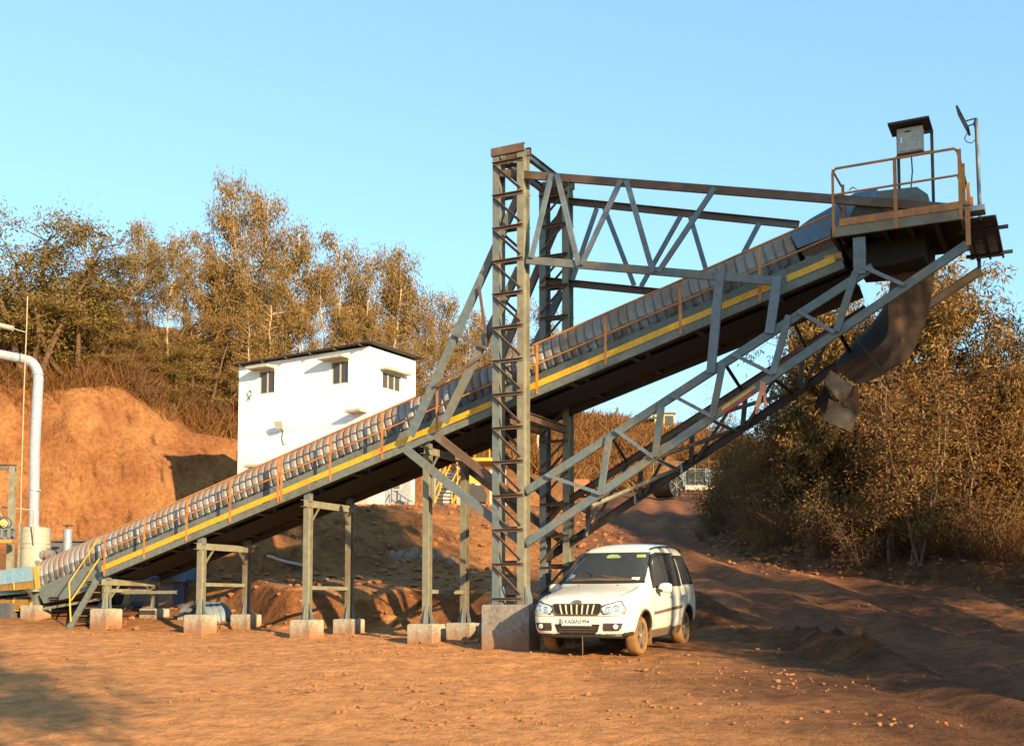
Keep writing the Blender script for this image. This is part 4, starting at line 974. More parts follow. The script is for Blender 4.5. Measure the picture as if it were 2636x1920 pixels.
# bits behind the back stays: a dark vehicle-like hopper on a frame
p = at_y(1240, 1290, 62); hp_ = thing('machine_frame', 'pale machine frame with dark hopper seen between the lower stays', 'machine', p)
for dx in (-0.9, 0.4, 1.0): build('leg', MB().beam(V((p.x + dx, p.y, SZ - 0.3)), V((p.x + dx, p.y, SZ + 1.7)), R_prof(0.12, 0.12), V((1, 0, 0))), 'cream_paint', hp_)
build('hopper', MB().prism([(p.x - 0.55, p.y + 0.1, SZ + 0.4), (p.x + 0.15, p.y + 0.1, SZ + 0.3), (p.x + 0.2, p.y + 0.1, SZ + 0.7), (p.x, p.y + 0.1, SZ + 1.05), (p.x - 0.55, p.y + 0.1, SZ + 1.1)], (0, 0.7, 0)), 'dark_steel', hp_)
build('panel', MB().box((p.x - 0.3, p.y + 0.3, SZ + 1.5), (0.3, 0, 0), (0, 0.06, 0), (0, 0, 0.35)), 'cab_yellow', hp_)

# ------------------------------------------------------------------ far things on the hill and along the road
def ridge(u, Y): p = at_y(u, 1200, Y); p.z = hz(p.x, p.y); return p
p = ridge(1702, 146); cz = at_y(1702, 1095, 146).z
ex = thing('excavator', 'yellow excavator with dark cab roof, only its top showing over the hill', 'excavator', p)
build('cab', MB().box((p.x + 0.25, p.y, cz + 0.1), (1.0, 0, 0), (0, 0.9, 0), (0, 0, 0.95)), 'cab_yellow', ex)
build('cab_roof', MB().box((p.x + 0.35, p.y, cz + 1.1), (1.05, 0, 0), (0, 1.0, 0), (0, 0, 0.07)), 'steel_dark', ex)
build('window', MB().box((p.x + 0.75, p.y - 0.92, cz + 0.35), (0.42, 0, 0), (0, 0.03, 0), (0, 0, 0.5)), 'house_glass', ex)
build('visor', MB().box((p.x - 1.35, p.y, cz + 0.55), (0.8, 0, 0.1), (0, 0.9, 0), (0, 0, 0.08)), 'steel_dark', ex)
build('upper_body', MB().box((p.x + 0.3, p.y + 0.4, cz - 1.4), (1.6, 0, 0), (0, 1.2, 0), (0, 0, 0.6)), 'cab_yellow', ex)
build('track', MB().box((p.x + 0.2, p.y - 0.9, cz - 2.2), (1.8, 0, 0), (0, 0.3, 0), (0, 0, 0.4)), 'dark_steel', ex)
p = ridge(1493, 84); p.z = at_y(1493, 1262, 84).z
oc = MB(); rows = []
for i in range(37): rows.append([(p.x - 0.55 + 1.1 * i / 36, p.y - 0.04 * (i // 2 % 2), p.z - 0.3), (p.x - 0.55 + 1.1 * i / 36, p.y - 0.04 * (i // 2 % 2), p.z + 0.66)])
oct_ = thing('orange_container', 'small orange ribbed container across the road behind the boom', 'container', p)
build('side', oc.sheet(rows, (0, 0.03, 0)), 'container_orange', oct_)
build('body', MB().box((p.x, p.y + 0.8, p.z + 0.16), (0.545, 0, 0), (0, 0.75, 0), (0, 0, 0.45)), 'container_orange', oct_)
# belt reel
rc = at_y(1716, 1252, 80); ax = V((0.72, -0.69, 0)).normalized()
reel = thing('belt_reel', 'big black reel of coiled conveyor belt lying by the road', 'reel', (rc.x, rc.y, hz(rc.x, rc.y)))
R_ = 0.62
pr = [(R_ * 0.22, -0.62)] + [(R_ * (1 + 0.015 * (k % 2)), -0.62 + 1.24 * k / 18) for k in range(19)] + [(R_ * 0.22, 0.62)]
build('coil', MB().lathe(rc, ax, pr, 32), 'car_trim', reel, smooth=0.5)
fr_ = MB().lathe(rc + ax * 0.0, ax, [(R_ * 0.92, 0.625), (R_ * 1.05, 0.625), (R_ * 1.05, 0.68), (R_ * 0.92, 0.68)], 32, None, False)
rim = build('rim', fr_, 'dark_steel', reel, smooth=0.5)
for k in range(6):
    t = math.pi * k / 3; a = ax.orthogonal().normalized(); b = ax.cross(a); d = a * math.cos(t) + b * math.sin(t)
    build('spoke', MB().beam(rc + ax * 0.65, rc + ax * 0.65 + d * R_, R_prof(0.05, 0.06), ax), 'steel_olive', rim)
# fence and site cabin at the bend
def postfence(u0, u1, v0, v1, Y, n, lab):
    p0, p1 = at_y(u0, v0, Y), at_y(u1, v1, Y + 2); h = 1.25
    t = thing('mesh_fence', lab, 'fence', p0)
    for k in range(n + 1):
        q = p0.lerp(p1, k / n); build('post', MB().tube([q - Z * 0.2, q + Z * h], 0.025, 6), 'steel_olive', t)
    for zz in (0.05, 0.62, h - 0.02): build('rail', MB().tube([p0 + Z * zz, p1 + Z * zz], 0.015, 5), 'steel_olive', t)
    m = MB()
    for k in range(int((p1 - p0).length / 0.12)):
        q = p0.lerp(p1, k * 0.12 / (p1 - p0).length); m.tube([q + Z * 0.05, q + Z * h], 0.006, 3, False)
    build('wire_mesh', m, 'steel_olive', t)
postfence(1682, 1860, 1240, 1238, 88, 5, 'pale wire fence behind the black belt reel at the bend')
p = at_y(1786, 1252, 90)
cbn = thing('site_cabin', 'grey site cabin with dark glass front and white plinth beyond the reel', 'cabin', p)
build('wall', MB().box(p + V((0, 0.8, 0.55)), (1.3, 0, 0), (0, 0.8, 0), (0, 0, 0.6)), 'steel_blue', cbn)
build('window', MB().box(p + V((0.1, -0.03, 0.62)), (0.55, 0, 0), (0, 0.02, 0), (0, 0, 0.45)), 'house_glass', cbn)
build('plinth', MB().box(p + V((0.3, -0.25, -0.12)), (0.9, 0, 0), (0, 0.2, 0), (0, 0, 0.14)), 'white_wall', cbn)
# utility pole
p = ridge(1377, 120); tp = at_y(1377, 1155, 120)
up_ = thing('utility_pole', 'thin utility pole with two cross arms on the far slope', 'pole', p)
build('pole', MB().tube([p, V((p.x, p.y, tp.z))], 0.09, 6), 'steel_dark', up_)
for dz in (0.3, 1.0): build('cross_arm', MB().box((p.x, p.y, tp.z - dz), (0.75, 0, 0), (0, 0.05, 0), (0, 0, 0.05)), 'steel_dark', up_)
# pale shed half hidden behind the left trees
p = at_y(205, 790, 97); sh_ = thing('tin_shed', 'pale tin shed half hidden behind the acacia on the hilltop', 'shed', (p.x, p.y, hz(p.x, p.y)))
m = MB(); rows = []
for i in range(61): rows.append([(p.x - 2.4 + 4.4 * i / 60, p.y + 0.03 * (i % 2), p.z - 1.6), (p.x - 2.4 + 4.4 * i / 60, p.y + 0.03 * (i % 2), p.z + 1.25)])
build('wall', m.sheet(rows, (0, 0.03, 0)), 'cream_paint', sh_)
build('roof', MB().box((p.x - 0.2, p.y + 1.6, p.z + 1.5), (2.6, 0, 0), (0, 1.9, 0.3), (0, 0, 0.04)), 'zinc', sh_)
build('side_wall', MB().box((p.x - 2.3, p.y + 1.6, p.z - 0.2), (0.03, 0, 0), (0, 1.5, 0), (0, 0, 1.4)), 'steel_rusty', sh_)

# ------------------------------------------------------------------ plant at the left edge
# vertical duct with an elbow
DY = 40.0
def d_(u, v, dy=0.0): return at_y(u, v, DY + dy)
pts = [d_(-240, 868, -1.5), d_(-100, 895, -0.8), d_(0, 913), d_(62, 925)]
c0 = d_(100, 966)
for t in (0.15, 0.35, 0.55, 0.75, 0.95): pass
elbow = [V((0, 0, 0))] * 0
a0, a1, a2 = d_(62, 925), d_(96, 930), d_(99, 972)
for t in (0.2, 0.4, 0.6, 0.8, 1.0): elbow.append(a0 * (1 - t) ** 2 + a1 * 2 * t * (1 - t) + a2 * t * t)
dk = thing('exhaust_duct', 'tall pale exhaust duct rising from the cream drum and bending left', 'duct', (d_(90, 1360)))
build('pipe', MB().tube(pts + elbow + [d_(90, 1150), d_(87, 1360)], 0.140, 20), 'white_pipe', dk, smooth=0.7)
for (q, dr) in ((d_(78, 932), V((0.9, 0, -0.45))), (d_(98, 963), Z), (d_(91, 1262), Z), (d_(87, 1354), Z)):
    dr = dr.normalized(); build('flange', MB().tube([q - dr * 0.022, q + dr * 0.022], 0.158, 20), 'white_pipe', dk, smooth=0.6)
# cream drum
cb0 = d_(93, 1358); zb_ = d_(93, 1478).z
dm = thing('scrubber_drum', 'big cream cylindrical drum under the exhaust duct', 'drum', V((cb0.x, cb0.y, zb_)))
Rd = 0.39
build('shell', MB().lathe((cb0.x, cb0.y, zb_), Z, [(Rd, -0.6), (Rd, cb0.z - zb_ - 0.015), (Rd - 0.03, cb0.z - zb_), (0.15, cb0.z - zb_ + 0.02)], 32), 'cream_paint', dm, smooth=0.6)
for vv in (1399, 1410): 
    z = d_(93, vv).z; build('band', MB().lathe((cb0.x, cb0.y, z), Z, [(Rd + 0.001, -0.014), (Rd + 0.02, -0.01), (Rd + 0.02, 0.01), (Rd + 0.001, 0.014)], 32), 'cream_paint', dm, smooth=0.5)
q = d_(124, 1428, -0.35); build('inlet', MB().tube([V((cb0.x + 0.15, cb0.y - 0.15, q.z)), q + V((0.12, 0, 0))], 0.145, 18).tube([q + V((-0.03, 0, 0)), q + V((0.0, 0, 0))], 0.175, 18), 'concrete_grey', dm, smooth=0.6)
q = d_(90, 1447, -0.4); build('access_hatch', MB().box(q, (0.12, 0, 0), (0, 0.05, 0), (0, 0, 0.06)), 'steel_olive', dm)
# small chimney
c1 = d_(175, 1362, 1); ch = thing('small_chimney', 'short grey chimney with a rusty rain cap beside the hoods', 'chimney', (c1.x, c1.y, 0))
build('pipe', MB().lathe((c1.x, c1.y, 0), Z, [(0.125, hz(c1.x, c1.y) - 0.2), (0.125, c1.z - 0.02), (0.11, c1.z)], 20), 'zinc', ch, smooth=0.6)
build('cap', MB().lathe((c1.x, c1.y, c1.z + 0.06), Z, [(0.17, 0.04), (0.15, 0.055), (0.0, 0.085)], 20), 'steel_rusty', ch, smooth=0.6)
build('stem', MB().tube([(c1.x - 0.03, c1.y, c1.z - 0.02), (c1.x - 0.03, c1.y, c1.z + 0.12)], 0.02, 6), 'steel_rusty', ch)
# ribbed store behind
p = d_(190, 1395, 3.0); st_ = thing('ribbed_store', 'low slate-grey store with a ribbed roof edge behind the small chimney', 'store', (p.x, p.y, 0))
build('wall', MB().abox(p.x - 0.7, p.x + 0.62, p.y, p.y + 2, hz(p.x, p.y) - 0.3, p.z), 'slate', st_)
m = MB()
for k in range(22): m.tube([(p.x - 0.72 + 1.36 * k / 21, p.y - 0.1, p.z + 0.045), (p.x - 0.72 + 1.36 * k / 21, p.y + 2.1, p.z + 0.10)], 0.035, 6)
build('roof', m, 'steel_rusty', st_)
for dx in (0.02, 0.09): build('vent', MB().box((p.x + dx, p.y - 0.02, p.z - 0.16), (0.022, 0, 0), (0, 0.01, 0), (0, 0, 0.03)), 'cab_yellow', st_)
# brown steel frame at the left edge
p = d_(34, 1200, -2); fz = thing('plant_frame', 'brown steel column and beam of the plant at the left picture edge', 'steel frame', (p.x, p.y, 0))
build('column', MB().beam((p.x, p.y, hz(p.x, p.y) - 0.2), (p.x, p.y, p.z), I_prof(0.15, 0.15), V((1, 0, 0))), 'steel_olive', fz)
build('beam', MB().beam((p.x - 2.5, p.y - 0.1, p.z + 0.05), (p.x + 0.08, p.y + 0.0, p.z - 0.03), I_prof(0.12, 0.13), V((0, 1, 0))), 'steel_rusty', fz)
a_ = d_(52, 1345, -2); build('column', MB().beam((a_.x, a_.y, hz(a_.x, a_.y) - 0.2), (a_.x, a_.y, a_.z), R_prof(0.06, 0.06), V((1, 0, 0))), 'steel_olive', fz)
build('guard_rail', MB().tube([d_(-60, 1295, -1), d_(0, 1304, -1), d_(86, 1313, -1), d_(87, 1400, -0.6)], 0.022, 6), 'cream_paint', fz)
build('diagonal', MB().beam(d_(-20, 1290, -2), d_(34, 1370, -2), R_prof(0.05, 0.05), V((0, 1, 0))), 'steel_olive', fz)
# overhead lamp arm with wire
m = MB().tube([d_(-80, 820, -1), d_(0, 838, -1), d_(34, 846, -1)], 0.075, 10)
la = thing('pipe_stub', 'pale pipe stub with thin wire at the upper left edge', 'pipe', d_(0, 838, -1))
build('pipe', m, 'cream_paint', la, smooth=0.8)
build('rod', MB().tube([d_(34, 846, -1), d_(66, 855, -1)], 0.016, 5), 'cream_paint', la)
m = MB().tube([d_(71, 762, -1), d_(69, 830, -1), d_(62, 1000, -1), d_(55, 1240, -1), d_(51, 1460, -1)], 0.014, 5)
solo('guy_wire', m, 'trunk_pale', 'thin pale pole or wire standing in front of the exhaust duct', 'wire', d_(51, 1460, -1))
# electric motor on a bracket
p = d_(8, 1348, -3); mo = thing('electric_motor', 'yellowish electric motor on a lilac bracket at the left edge', 'motor', p)
build('body', MB().tube([p + V((-0.1, 0.3, 0)), p + V((0.06, -0.12, 0))], 0.10, 16), 'cream_paint', mo, smooth=0.6)
build('fan_cover', MB().tube([p + V((0.06, -0.12, 0)), p + V((0.08, -0.19, 0))], 0.07, 16), 'cab_yellow', mo, smooth=0.6)
build('guard', MB().lathe(p + V((0.0, 0.1, 0.03)), V((0.3, -1, 0)), [(0.14, -0.05), (0.165, -0.05), (0.165, 0.05), (0.14, 0.05)], 20, None, False), 'steel_dark', mo, smooth=0.6)
build('bracket', MB().box(p + V((-0.05, 0.1, -0.36)), (0.28, 0, 0), (0, 0.15, 0), (0, 0, 0.03)).box(p + V((-0.05, 0.1, -0.14)), (0.28, 0, 0), (0, 0.15, 0), (0, 0, 0.02)).box(p + V((0.02, 0.0, -0.25)), (0.03, 0, 0), (0, 0.1, 0), (0, 0, 0.12)).box(p + V((0.2, 0.0, -0.25)), (0.03, 0, 0), (0, 0.1, 0), (0, 0, 0.12)), 'steel_blue', mo)
build('beam', MB().box(p + V((-0.1, 0.1, -0.45)), (0.36, 0, 0), (0, 0.16, 0), (0, 0, 0.05)), 'rail_orange', mo)
# feed conveyor in front: blue cover, ochre panels, blue belt tray
fb = pl(60, 1520, 0.3)
fd = thing('feed_conveyor', 'feed conveyor with light blue cover and ochre side panels at the tail', 'conveyor', V((fb.x, fb.y, 0)))
def f3(u, v, o=0.35): return pl(u, v, o)
build('cover', MB().prism([f3(-150, 1490), f3(78, 1456), f3(86, 1494), f3(-150, 1522)], N * 1.1), 'light_blue', fd)
build('end_cover', MB().prism([f3(79, 1457), f3(102, 1456), f3(91, 1500), f3(87, 1494)], N * 1.05), 'cream_paint', fd)
build('side_panel', MB().prism([f3(-150, 1523), f3(86, 1495), f3(92, 1517), f3(-150, 1524 + 12)], N * 1.0), 'ochre_panel', fd)
build('panel_rib', MB().beam(f3(35, 1500, .33), f3(36, 1518, .33), R_prof(0.02, 0.03), N), 'rail_yellow', fd)
build('tray', MB().prism([f3(-150, 1530, .0), f3(60, 1517, .0), f3(88, 1517, .25), f3(84, 1522, .1), f3(-150, 1548, .0)], N * 0.9), 'light_blue', fd)
build('side_panel', MB().prism([f3(-150, 1546, .2), f3(80, 1542, .2), f3(84, 1567, .2), f3(-150, 1572, .2)], N * 0.9), 'ochre_panel', fd)
for u in (34, 79): build('panel_rib', MB().beam(f3(u, 1543, .18), f3(u + 0.5, 1569, .18), R_prof(0.03, 0.03), N), 'rail_yellow', fd)
build('bottom_rail', MB().beam(f3(-150, 1574, .18), f3(84, 1570, .18), R_prof(0.05, 0.025), N), 'rail_yellow', fd)
build('leg', MB().beam(f3(94, 1530, .3), f3(94, 1574, .3), I_prof(0.13, 0.13), D), 'frame_green', fd)
build('take_up', MB().tube([f3(60, 1524, .1), f3(72, 1520, .1), f3(80, 1530, .1), f3(84, 1545, .1)], [0.05, 0.06, 0.04, 0.02], 7), 'steel_dark', fd)
for u, w_, mt, lab in ((92, 0.24, 'concrete', 'concrete pedestal under the feed conveyor leg at the tail'), (30, 0.24, 'slate', 'dark block in the shadow under the ochre panels')):
    b = pl(u, 1600, .3); b.z = hz(b.x, b.y)
    m = MB().box((b.x, b.y, b.z + 0.02), D * w_, N * w_, Z * 0.29)
    solo('concrete_pedestal', m, mt, lab, 'pedestal', tuple(b))
# access ladder at the tail
lo, hi = pl(178, 1610, -0.25), pl(250, 1492, -0.05)
al = thing('access_stair', 'short steep access stair with yellow handrail at the tail of the conveyor', 'stair', lo)
lo.z = hz(lo.x, lo.y)
for o in (0.0, 0.55): build('stringer', MB().beam(lo + N * o, hi + N * o, C_prof(0.06, 0.13), N), 'frame_green', al)
for k in range(6):
    t = (k + 0.6) / 6.2; q = lo.lerp(hi, t); build('tread', MB().box(q + N * 0.275, D * 0.11, N * 0.26, Z * 0.012), 'steel_rusty', al)
ar = build('handrail', MB().tube([pl(182, 1600, -0.3), pl(178, 1498, -0.3), pl(254, 1386, -0.1)], 0.019, 7), 'rail_yellow', al, smooth=0.9)
build('mid_rail', MB().tube([pl(183, 1545, -0.3), pl(255, 1438, -0.1)], 0.019, 7), 'rail_yellow', ar, smooth=0.8)
# things lying behind the first trestle: blue bin, blue slab, corrugated arch
p = at_y(408, 1600, 36.0); p.z = hz(p.x, p.y); g0 = p.z
bb = thing('blue_hopper', 'blue steel hopper with a leaning brown strut behind the first trestle', 'hopper', p)
build('body', MB().abox(p.x - 0.75, p.x + 0.62, p.y, p.y + 1.6, g0 + 0.72, g0 + 1.75), 'blue_sheet', bb)
build('base', MB().abox(p.x - 0.75, p.x + 0.35, p.y + 0.05, p.y + 1.2, g0 - 0.2, g0 + 0.68), 'concrete_grey', bb)
build('sill', MB().abox(p.x - 0.78, p.x + 0.64, p.y - 0.05, p.y + 0.1, g0 + 0.68, g0 + 0.72), 'steel_olive', bb)
build('strut', MB().beam((p.x + 0.22, p.y - 0.12, g0 + 0.7), (p.x + 0.52, p.y - 0.12, g0 + 1.8), R_prof(0.13, 0.06), V((1, 0, 0))), 'steel_rusty', bb)
build('leg', MB().abox(p.x + 0.36, p.x + 0.62, p.y, p.y + 0.1, g0 + 0.06, g0 + 0.66), 'navy', bb)
p = at_y(250, 1600, 36.5); p.z = hz(p.x, p.y)
nb = MB().tube([(p.x - 0.8, p.y, p.z + 0.42), (p.x + 0.55, p.y, p.z + 0.42)], 0.36, 20)
solo('blue_tank', nb, 'navy', 'dark blue cylindrical tank lying under the tail of the conveyor', 'tank', p, smooth=0.6)
p = at_y(345, 1600, 35.5); p.z = hz(p.x, p.y)
pp2 = thing('transfer_pump', 'small dark pump on a pipe frame behind the first pedestals', 'pump', p)
build('frame', MB().tube([(p.x - 0.25, p.y, p.z + 0.05), (p.x + 0.05, p.y, p.z + 0.35), (p.x + 0.3, p.y, p.z + 0.5)], 0.025, 6), 'steel_blue', pp2)
build('body', MB().tube([(p.x - 0.1, p.y + 0.1, p.z + 0.15), (p.x + 0.15, p.y + 0.1, p.z + 0.15)], 0.09, 12), 'navy', pp2, smooth=0.6)
# corrugated arch
p = at_y(520, 1598, 33.3); p.z = hz(p.x, p.y) - 0.02
ca = MB(); rows = []
axd = V((0.80, 0.6, 0)); rd = V((0.6, -0.80, 0)); rad = 0.43
arch_c = p + V((-0.22, 0, 0))
for i in range(41):
    l = 0.72 * i / 40; rr = rad + 0.03 * math.cos(i / 40 * 2 * math.pi * 4.0)
    wid = V((0.80, -0.6, 0))
    rows.append([arch_c + V((0.62, 0.78, 0)) * l + V((0.90, -0.43, 0)) * (rr * math.cos(t)) + Z * (rr * 1.08 * max(0, math.sin(t))) for t in [math.pi * k / 20 for k in range(21)]])
ca.sheet(rows, V((0, 0, -0.006)))
solo('corrugated_arch', ca, 'steel_blue', 'spare corrugated steel arch standing on the ground behind the second trestle', 'arch', p, smooth=0.9)
# white hose on the ledge
m = MB(); P_ = []
for u, v in ((686, 1490), (700, 1491), (718, 1485), (740, 1480), (765, 1477), (784, 1473)):
    q = at_y(u, v, 38.0); q.z = max(hz(q.x, q.y) + 0.03, q.z); P_.append(q)
solo('hose', MB().tube(P_, 0.045, 7), 'sack_white', 'white hose lying along the earth ledge', 'hose', P_[0], smooth=1.0)
# timber scraps and a red stone by the big block
def march(u, v, t0=8.0, t1=110.0):
    """first point of the ground along a line of sight"""
    r = ray(u, v); tt = t0
    while tt < t1:
        pt = CAM + r * tt
        if hz(pt.x, pt.y) > pt.z: break
        tt += 0.1
    return CAM + r * tt
def gp(u, v): q = march(u, v); q.z = hz(q.x, q.y); return q
sticks = [((1232, 1655), (1252, 1610), .32), ((1240, 1657), (1258, 1608), .36), ((1200, 1657), (1262, 1652), .05), ((1250, 1640), (1276, 1658), .12), ((1262, 1645), (1285, 1622), .2), ((1285, 1622), (1305, 1621), .2)]
SL = ['upright split timber leaning by the big block', 'second split timber leaning just right of the upright one', 'long thin stick lying flat before the big block', 'short stick slanting down towards the red stone', 'bent twig rising beside the red stone', 'thin horizontal twig above the red stone']
for (a, b, h), lb in zip(sticks, SL):
    q0 = gp(*a); q1 = at_y(b[0], b[1], (q0.y + 0.1) / LAM)
    solo('timber_scrap', MB().beam(q0 + Z * 0.02, q1, R_prof(0.05, 0.035) if h > 0.25 else R_prof(0.025, 0.025), V((0.3, 1, 0))), 'wood', lb, 'timber', q0, 'timber scraps by the big block')
# ------------------------------------------------------------------ stones
def rock_mesh(seed, r=1.0):
    rg = np.random.default_rng(seed); bm = bmesh.new(); bmesh.ops.create_icosphere(bm, subdivisions=2, radius=r)
    dirs = rg.normal(size=(9, 3)); dirs /= np.linalg.norm(dirs, axis=1)[:, None]; lim = rg.uniform(0.55, 0.9, 9)
    for v in bm.verts:
        for d, l in zip(dirs, lim):
            dv = V(d); t = v.co.dot(dv)
            if t > l * r: v.co -= dv * (t - l * r)
        v.co *= 1 + rg.uniform(-0.05, 0.05)
    me = bpy.data.meshes.new('rock'); bm.to_mesh(me); bm.free(); return me
rock_src = [rock_mesh(s) for s in range(6)]
for m_ in rock_src: m_.materials.append(MATS['stone_grey'])
red_src = [rock_mesh(s + 20) for s in range(4)]
for m_ in red_src: m_.materials.append(MATS['stone_red'])
def put_rock(name, me, p, s, lab, grp=None, cat='rock'):
    o = bpy.data.objects.new(name, me); COL.objects.link(o); o.location = p; o.scale = s; o.rotation_euler = (random.uniform(0, 6), random.uniform(0, 6), random.uniform(0, 6))
    o['label'] = lab; o['category'] = cat
    if grp: o['group'] = grp
    ROOT[o.name] = V(p)
q = gp(1312, 1652); put_rock('red_stone', red_src[0], q + Z * 0.06, (0.24, 0.2, 0.12), 'flat red stone lying at the foot of the big concrete block'); bpy.data.objects['red_stone'].rotation_euler = (0.1, 0.05, 0.3)
rg = np.random.default_rng(3)
for k in range(22):
    u = rg.uniform(1005, 1165); v = 1452 - 38 * math.exp(-((u - 1065) / 55) ** 2) * rg.uniform(0, 1) + rg.uniform(-4, 4)
    Y = 40.5 + rg.uniform(-0.8, 1.2); q = at_y(u, v, Y); q.z = hz(q.x, q.y) + 0.05
    # step along the ray until the ground is met, so the heap lies on the slope
    r = ray(u, v); tt = 22.0
    while tt < 60:
        pt = CAM + r * tt
        if hz(pt.x, pt.y) > pt.z: break
        tt += 0.15
    q = CAM + r * tt; s = rg.uniform(0.10, 0.26)
    put_rock('rubble_stone', rock_src[k % 6], q, (s * rg.uniform(1, 1.5), s, s * rg.uniform(0.6, 1)), 'grey-brown broken stone in the heap on the bank left of the front tower', 'heap of broken stones on the bank')
# ------------------------------------------------------------------ the white car
CARX, CARY = 2.01, 20.87
CROT = math.atan2(-0.914, -0.407)
cz0 = 0.045
car = thing('parked_car', 'white family car with dusty wheels, parked facing the camera beside the tower', 'car', (CARX, CARY, cz0), CROT)
car.rotation_euler = (0, 0.033, CROT)
ST = [  # x, then 7 points (y,z): under-edge, sill, bulge, belt, upper side, roof quarter, centre
 (2.27, [(.50, .44), (.58, .50), (.64, .60), (.66, .76), (.58, .86), (.34, .90), (0, .915)]),
 (2.20, [(.68, .36), (.76, .46), (.79, .62), (.78, .82), (.68, .95), (.38, .99), (0, 1.005)]),
 (2.00, [(.80, .33), (.86, .45), (.885, .66), (.86, .90), (.76, 1.01), (.42, 1.06), (0, 1.075)]),
 (1.60, [(.84, .33), (.89, .45), (.91, .70), (.895, .95), (.80, 1.07), (.44, 1.125), (0, 1.145)]),
 (1.15, [(.85, .33), (.89, .46), (.92, .72), (.90, 1.00), (.81, 1.13), (.45, 1.19), (0, 1.21)]),
 (0.98, [(.85, .33), (.89, .46), (.92, .73), (.90, 1.02), (.80, 1.19), (.45, 1.235), (0, 1.25)]),
 (0.60, [(.85, .33), (.89, .46), (.92, .74), (.90, 1.05), (.765, 1.46), (.45, 1.51), (0, 1.53)]),
 (0.22, [(.85, .33), (.89, .46), (.92, .75), (.90, 1.06), (.725, 1.70), (.45, 1.765), (0, 1.785)]),
 (0.05, [(.85, .33), (.89, .46), (.92, .75), (.90, 1.065), (.715, 1.745), (.45, 1.815), (0, 1.835)]),
 (-0.60, [(.85, .33), (.89, .46), (.92, .75), (.90, 1.075), (.71, 1.785), (.45, 1.855), (0, 1.875)]),
 (-1.40, [(.85, .33), (.89, .46), (.92, .76), (.90, 1.085), (.71, 1.785), (.45, 1.865), (0, 1.885)]),
 (-1.95, [(.84, .35), (.88, .47), (.91, .77), (.88, 1.09), (.69, 1.75), (.44, 1.83), (0, 1.85)]),
 (-2.20, [(.78, .38), (.84, .50), (.86, .78), (.83, 1.09), (.65, 1.60), (.42, 1.68), (0, 1.70)]),
 (-2.27, [(.60, .44), (.66, .54), (.70, .78), (.68, 1.02), (.56, 1.35), (.36, 1.42), (0, 1.44)])]
bm = bmesh.new(); rings = []
def ztop(z): return z if z < 1.10 else 1.10 + (z - 1.10) * 1.11
for x, pts in ST:
    pts = [(y, ztop(z) if x < 1.1 else z) for y, z in pts]
    r = [bm.verts.new((x, 0, pts[0][1] - 0.02))] + [bm.verts.new((x, y, z)) for y, z in pts] + [bm.verts.new((x, -y, z)) for y, z in pts[:-1][::-1]]
    rings.append(r)
for r0_, r1_ in zip(rings[:-1], rings[1:]):
    n = len(r0_)
    for i in range(n): bm.faces.new((r0_[i], r0_[(i + 1) % n], r1_[(i + 1) % n], r1_[i]))
bm.faces.new(rings[0]); bm.faces.new(rings[-1][::-1])
bmesh.ops.recalc_face_normals(bm, faces=bm.faces)
me = bpy.data.meshes.new('body'); bm.to_mesh(me); bm.free()
tmp = bpy.data.objects.new('body', me); COL.objects.link(tmp)
s_ = tmp.modifiers.new('s', 'SUBSURF'); s_.levels = 3; s_.render_levels = 3
WX, WYC, WR = (1.38, -1.38), 0.74, 0.335
cutters = []
for wx in WX:
    for sy in (-1, 1):
        cm = MB().lathe((wx, sy * 0.50, 0.36), (0, sy, 0), [(0.405, 0.0), (0.405, 0.6)], 40)
        me_c = bpy.data.meshes.new('c'); me_c.from_pydata(cm.v, [], cm.f); bm = bmesh.new(); bm.from_mesh(me_c); bmesh.ops.recalc_face_normals(bm, faces=bm.faces); bm.to_mesh(me_c); bm.free()
        c = bpy.data.objects.new('c', me_c); COL.objects.link(c); cutters.append(c)
        b_ = tmp.modifiers.new('b', 'BOOLEAN'); b_.operation = 'DIFFERENCE'; b_.object = c; b_.solver = 'EXACT'
bpy.context.view_layer.update()
dg = bpy.context.evaluated_depsgraph_get(); ev = tmp.evaluated_get(dg); fin = bpy.data.meshes.new_from_object(ev)
for c in cutters: bpy.data.objects.remove(c)
bpy.data.objects.remove(tmp)
fin.name = 'body'; fin.materials.clear(); fin.materials.append(MATS['car_white']); fin.materials.append(MATS['black_plastic'])
for p in fin.polygons:
    c = p.center; p.material_index = 0
    for wx in WX:
        rr = math.hypot(c.x - wx, c.z - 0.36)
        if rr < 0.412 and abs(c.y) < 0.86 and not (abs(c.y) > 0.6 and rr > 0.395 and abs(p.normal.y) > 0.7): p.material_index = 1
    if c.z < 0.40 and p.normal.z < -0.3: p.material_index = 1
smooth_mesh(fin, 0.7)
cbody = bpy.data.objects.new('body', fin); COL.objects.link(cbody); cbody.parent = car
bvh = BVHTree.FromPolygons([v.co.copy() for v in fin.vertices], [tuple(p.vertices) for p in fin.polygons])
def hit(o, d):
    r = bvh.ray_cast(V(o), V(d)); return r[0], r[1]
def side_p(x, z, s, off):
    h, n = hit((x, s * 3, z), (0, -s, 0))
    if h is None: h, n = V((x, s * 0.7, z)), V((0, s, 0))
    return h + n * off
def front_p(y, z, off):
    h, n = hit((4, y, z), (-1, 0, 0))
    if h is None: h, n = V((2.0, y, z)), V((1, 0, 0))
    return h + n * off
def top_p(x, y, off):
    h, n = hit((x, y, 4), (0, 0, -1)); return h + n * off
def outline(rows, k):
    """rows: list of (z, a0, a1); returns k rows interpolated"""
    out = []
    for i in range(len(rows) - 1):
        m_ = max(2, k // (len(rows) - 1))
        for s in range(m_):
            t = s / m_; out.append(tuple(rows[i][j] * (1 - t) + rows[i + 1][j] * t for j in range(3)))
    out.append(rows[-1]); return out
